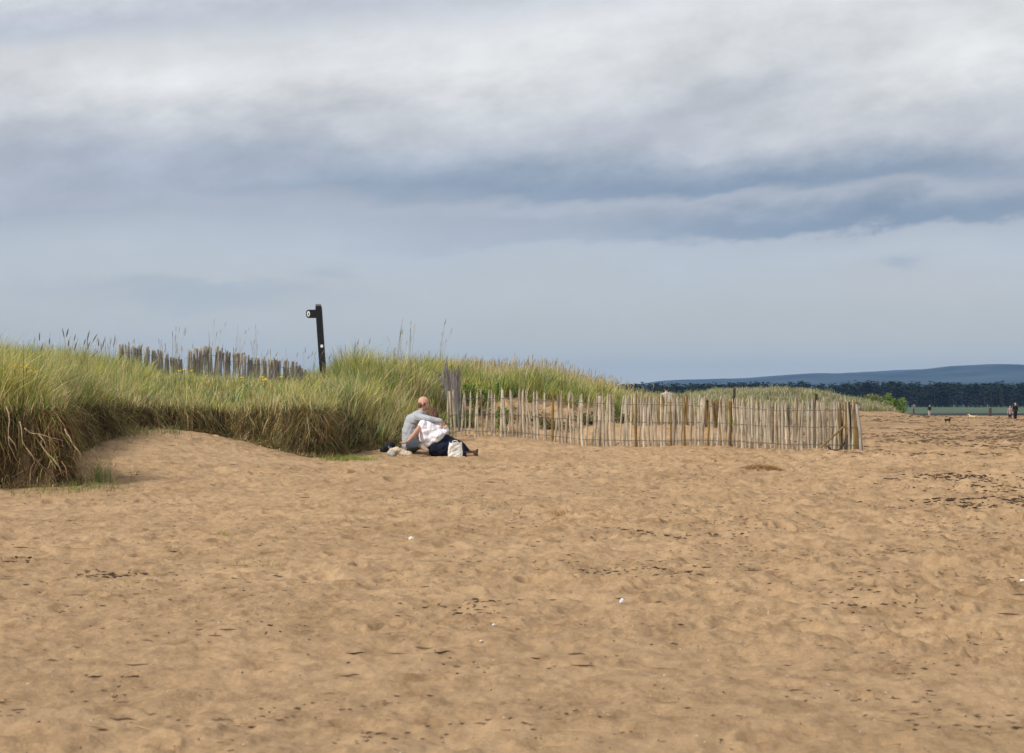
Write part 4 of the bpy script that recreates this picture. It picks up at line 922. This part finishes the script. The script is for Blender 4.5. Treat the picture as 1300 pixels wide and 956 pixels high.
# ---------------------------------------------------------------- far wood
def wood():
    parts=[]; nT=2600
    X=rng.uniform(-260,520,nT); Y=rng.uniform(1420,1640,nT); order=rng.uniform(0,1,nT)
    hgt=(14.0+2.2*fbm(X/60,Y/60,2,700)+rng.uniform(-1.6,1.6,nT))*np.interp(X,[-300,115,160,700],[.96,.97,1,1.02])
    hgt=hgt*np.where(np.abs(X-200)<10,.80,1)
    per=70; tot=nT*per; k=np.repeat(np.arange(nT),per)
    t=rng.uniform(0,1,tot)**.8; rad=(2.1+1.2*rng.uniform(0,1,nT))[k]*np.clip(1.15-t,0,1)**.6*np.clip(t*5+.3,0,1)
    a=rng.uniform(0,2*math.pi,tot); q=np.sqrt(rng.uniform(.2,1,tot))
    zz=hgt[k]*(.05+.95*t); B=np.stack([X[k]+np.cos(a)*rad*q,Y[k]+np.sin(a)*rad*q,.3+zz],-1)
    dirv=np.stack([np.cos(a)*1.1,np.sin(a)*1.1,rng.uniform(-.2,.7,tot)],-1)*rng.uniform(.6,1.3,tot)[:,None]
    tint=(np.array([[.020,.030,.018]])*rng.uniform(.6,1.5,(nT,1)))[k]*rng.uniform(.8,1.2,tot)[:,None]
    parts.append(blades(B,dirv,dirv*0,rng.uniform(1.1,2.4,tot),tint,tint,1,lambda t_:[.7,1][int(t_)]))
    B2=np.stack([X,Y,np.full(nT,.1)],-1); z0=np.zeros(nT); v=np.stack([z0,z0,hgt*.9],-1); tc=np.tile([.09,.07,.05],(nT,1))
    for ph in (0,math.pi/2): parts.append(blades(B2,v,v*0,np.full(nT,.45),tc,tc,1,lambda t_:[1,.4][int(t_)],side=np.full(nT,ph)))
    stuff('pine_wood',parts,M_FAR,'dark belt of pine wood along the far shore','wood')
M_FAR = blade_mat('far_needles',.1,.9)
wood()

# ---------------------------------------------------------------- hills
def ridge(name,D,prof,depth,m,label,amp):
    xs=np.array([at(p[0],D) for p in prof]); hs=np.array([zat(p[1],D) for p in prof])
    X=np.linspace(xs[0],xs[-1],420); Y=np.linspace(-1,1,30)
    H=np.interp(X,xs,hs)*(1.04 if D<10000 else .84); k=np.ones(9)/9; H=np.convolve(np.pad(H,4,'edge'),k,'valid')
    XX,TT=np.meshgrid(X,Y); YY=D+TT*depth; sh=np.cos(TT*math.pi/2)**1.1
    ZZ=H[None]*sh+amp*fbm(XX/500,YY/700,4,800)*sh**.5*3+amp*.25*fbm(XX/60,YY/90,3,810)*sh**.5-2
    n=len(X); idx=np.arange(len(Y)*n).reshape(len(Y),n); q=np.stack([idx[:-1,:-1],idx[:-1,1:],idx[1:,1:],idx[1:,:-1]],-1).reshape(-1,4)
    o=link(name,raw_mesh(name,np.stack([XX,YY,ZZ],-1).reshape(-1,3),q,smooth=True),m); tag(o,label,'hill',kind='structure')
M_HILL = plain('hill_woods',(.035,.05,.045),.95,.6,.004)
ridge('hills',9000,[(-900,505),(-300,500),(200,503),(600,499),(790,493),(815,487),(835,484.5),(880,484),(960,481),(1000,477),(1050,475.5),(1100,477),(1150,473),(1185,467),(1230,463.5),(1275,465),(1300,467),(1400,474),(1600,480),(2000,492),(2400,505)],2200,M_HILL,'long blue wooded hill range behind the pine wood',3)
ridge('hills',12500,[(-900,506),(500,500),(900,484),(980,470),(1060,466),(1130,461),(1180,460),(1260,459.5),(1330,456),(1500,462),(1900,480),(2500,504)],1800,M_HILL,'faint paler hills beyond the blue range',4)
X=at(1103,9000); o=MB().tube([(0,0,0),(0,0,6),(0,0,12),(0,0,13)],[3.2,2.8,3.0,.5],8).build('hilltop_tower',plain('tower_stone',(.1,.1,.1),.9)); o.location=(X,9000,zat(476.5,9000)-3); tag(o,'tiny tower breaking the skyline of the blue hill','tower')

# ---------------------------------------------------------------- haze
hz=MB().box((0,7400,0),(5200,7800,1)); hb=hz.mesh('haze')
for v in hb.vertices: v.co.z = -4 if v.co.z < 0 else 262
HAZE=(.24,.51,1.0)
mh=bpy.data.materials.new('haze_air'); mh.use_nodes=True; nt=mh.node_tree; nt.nodes.remove(nt.nodes['Principled BSDF'])
pv=N(nt,'ShaderNodeVolumePrincipled'); pv.inputs['Color'].default_value=(*HAZE,1); pv.inputs['Density'].default_value=5.0e-5; pv.inputs['Anisotropy'].default_value=.0
nt.links.new(pv.outputs[0],nt.nodes['Material Output'].inputs['Volume'])
ho=link('haze',hb,mh); tag(ho,'thin blue air haze towards the hills','haze',kind='stuff')

# ---------------------------------------------------------------- sky
SUN_EL, SUN_AZ = 40, -124          # azimuth from +Y (view direction) clockwise: light comes from behind left
w_=bpy.data.worlds.new('World'); scene.world=w_; w_.use_nodes=True; nt=w_.node_tree; L=nt.links.new; nt.nodes.clear()
def math_(op,a,b=None,c=None,clamp=False):
    n=nt.nodes.new('ShaderNodeMath'); n.operation=op; n.use_clamp=clamp
    for i,v in enumerate((a,b,c)):
        if v is None: continue
        if isinstance(v,(int,float)): n.inputs[i].default_value=v
        else: L(v,n.inputs[i])
    return n.outputs[0]
def smooth(v,a,b):
    n=nt.nodes.new('ShaderNodeMapRange'); n.interpolation_type='SMOOTHSTEP'; L(v,n.inputs[0])
    for i,t in ((1,a),(2,b)):
        if isinstance(t,(int,float)): n.inputs[i].default_value=t
        else: L(t,n.inputs[i])
    return n.outputs[0]
tc=N(nt,'ShaderNodeTexCoord'); sx=N(nt,'ShaderNodeSeparateXYZ'); L(tc.outputs['Generated'],sx.inputs[0])
X_,Y_,Z_=sx.outputs
rad=math_('SQRT',math_('ADD',math_('MULTIPLY',X_,X_),math_('MULTIPLY',Y_,Y_)))
u=math_('ARCTAN2',X_,Y_); v=math_('DIVIDE',Z_,math_('MAXIMUM',rad,.05))
def nz(su,sv,det=5,rough=.55,off=0.,dist=0.):
    cb=N(nt,'ShaderNodeCombineXYZ'); L(math_('MULTIPLY',u,su),cb.inputs[0]); L(math_('MULTIPLY',math_('SUBTRACT',v,math_('MULTIPLY',u,.12)),sv),cb.inputs[1]); cb.inputs[2].default_value=off
    n=N(nt,'ShaderNodeTexNoise',Scale=1.0,Detail=float(det),Roughness=rough,Distortion=dist); L(cb.outputs[0],n.inputs['Vector']); return math_('SUBTRACT',n.outputs['Fac'],.5)
w1=nz(8,24,6,.55,1.3,.1); w2=nz(18,40,6,.60,4.1,.1); w3=nz(48,70,6,.62,8.1,0.)
vw=math_('ADD',math_('ADD',v,math_('MULTIPLY',w1,.036)),math_('ADD',math_('MULTIPLY',w2,.016),math_('MULTIPLY',w3,.006)))
uw=math_('ADD',u,math_('MULTIPLY',w1,.12))
def blob(px,py,wpx,up,dn,slope=0.,edge=.5):
    """soft cloud mass: up/down falloffs in photo pixels at this scale, slope rises to the right"""
    u0=(px-CX)/F; v0=(CY-py)/F; su=wpx/F
    vv=math_('SUBTRACT',math_('SUBTRACT',vw,v0),math_('MULTIPLY',math_('SUBTRACT',uw,u0),slope))
    a=smooth(vv,-dn/F,0.); b=smooth(vv,up/F,0.)
    du=math_('DIVIDE',math_('SUBTRACT',uw,u0),su); e=math_('EXPONENT',math_('MULTIPLY',math_('MULTIPLY',du,du),-1.))
    return math_('MULTIPLY',math_('MULTIPLY',a,b),e)
# brightness of the cloud deck by height
br=ramp(nt,[(0,(.68,.67,.56)),(.05,(.64,.64,.56)),(.12,(.60,.615,.575)),(.19,(.585,.61,.61)),(.255,(.55,.59,.63)),(.32,(.44,.48,.55)),(.38,(.50,.53,.595)),(.46,(.59,.61,.645)),(.56,(.70,.715,.73)),(.66,(.74,.75,.76)),(1.,(.64,.66,.70))])
L(math_('MULTIPLY',vw,4.0,None,True),br.inputs[0])
c=br.outputs[0]
def shade(c,f,k,col): return mix(nt,math_('MULTIPLY',f,k,None,True),c,col)
DK=(.235,.315,.425); GR=(.46,.505,.60); WH=(.86,.86,.85); LT=(.60,.65,.72)
c=shade(c,blob(540,235,360,80,20,.0),.80,(.30,.375,.475))
c=shade(c,blob(930,240,420,60,18,.02),.85,DK)
c=shade(c,blob(1080,288,420,42,12,.03),.88,DK)
c=shade(c,blob(200,215,300,60,40),.55,GR)
c=shade(c,blob(330,305,300,60,70,.05),.45,LT)
c=shade(c,blob(760,305,260,26,50),.30,LT)
c=shade(c,blob(1180,320,220,30,60),.35,LT)
c=shade(c,blob(250,372,190,18,24),.35,(.33,.42,.52))
c=shade(c,blob(0,50,420,60,34,.10),.62,GR)
c=shade(c,blob(500,0,380,50,50,.10),.45,GR)
c=shade(c,blob(300,95,420,40,70,.05),.65,WH)
c=shade(c,blob(700,60,160,60,60,.2),.6,WH)
c=shade(c,blob(1180,80,200,60,80,.3),.65,(.92,.92,.90))
c=shade(c,blob(870,150,200,50,50,.2),.30,GR)
c=shade(c,blob(1100,349,16,18,16),.34,(.27,.35,.47))
c=shade(c,blob(430,347,42,12,14),.22,(.30,.38,.48))
# wisps and mottling, stronger higher up
st=math_('ADD',.12,math_('MULTIPLY',smooth(v,.05,.12),.42))
mot=math_('ADD',1.,math_('MULTIPLY',math_('ADD',math_('ADD',w2,math_('MULTIPLY',w3,.45)),math_('MULTIPLY',w1,.5)),st))
cm=N(nt,'ShaderNodeVectorMath',operation='SCALE'); L(c,cm.inputs[0]); L(mot,cm.inputs['Scale'])
sky=N(nt,'ShaderNodeTexSky'); sky.sky_type='NISHITA'; sky.sun_disc=False; sky.sun_elevation=R(SUN_EL); sky.sun_rotation=R(SUN_AZ)
bg1=N(nt,'ShaderNodeBackground',Strength=.10); L(sky.outputs[0],bg1.inputs['Color'])
bg2=N(nt,'ShaderNodeBackground',Strength=1.0); L(cm.outputs[0],bg2.inputs['Color'])
mx=N(nt,'ShaderNodeMixShader',Fac=.96); L(bg1.outputs[0],mx.inputs[1]); L(bg2.outputs[0],mx.inputs[2])
wo=N(nt,'ShaderNodeOutputWorld'); L(mx.outputs[0],wo.inputs['Surface'])

sl=bpy.data.lights.new('sun','SUN'); sl.energy=3.4; sl.angle=R(5); sl.color=(1,.95,.87)
so=bpy.data.objects.new('sun',sl); COL.objects.link(so)
sd=Vector((math.sin(R(SUN_AZ))*math.cos(R(SUN_EL)),math.cos(R(SUN_AZ))*math.cos(R(SUN_EL)),math.sin(R(SUN_EL))))
so.rotation_euler=sd.to_track_quat('Z','Y').to_euler(); so.location=(0,0,50)

cam=bpy.data.cameras.new('camera'); co=bpy.data.objects.new('camera',cam); COL.objects.link(co); scene.camera=co
co.location=(0,0,EYE); co.rotation_euler=(R(90),0,0); cam.sensor_width=36; cam.lens=F/1300*36; cam.shift_y=36/1300
cam.clip_start=.1; cam.clip_end=60000
cam.dof.use_dof=True; cam.dof.focus_distance=42; cam.dof.aperture_fstop=7.1
vs=scene.view_settings; vs.view_transform='Standard'; vs.look='None'; vs.exposure=0; vs.gamma=1; vs.use_curve_mapping=False
scene.render.engine='CYCLES'; cy=scene.cycles; cy.max_bounces=6; cy.diffuse_bounces=3; cy.transmission_bounces=3; cy.volume_bounces=0; cy.transparent_max_bounces=4
cy.use_denoising=True; cy.caustics_reflective=False; cy.caustics_refractive=False
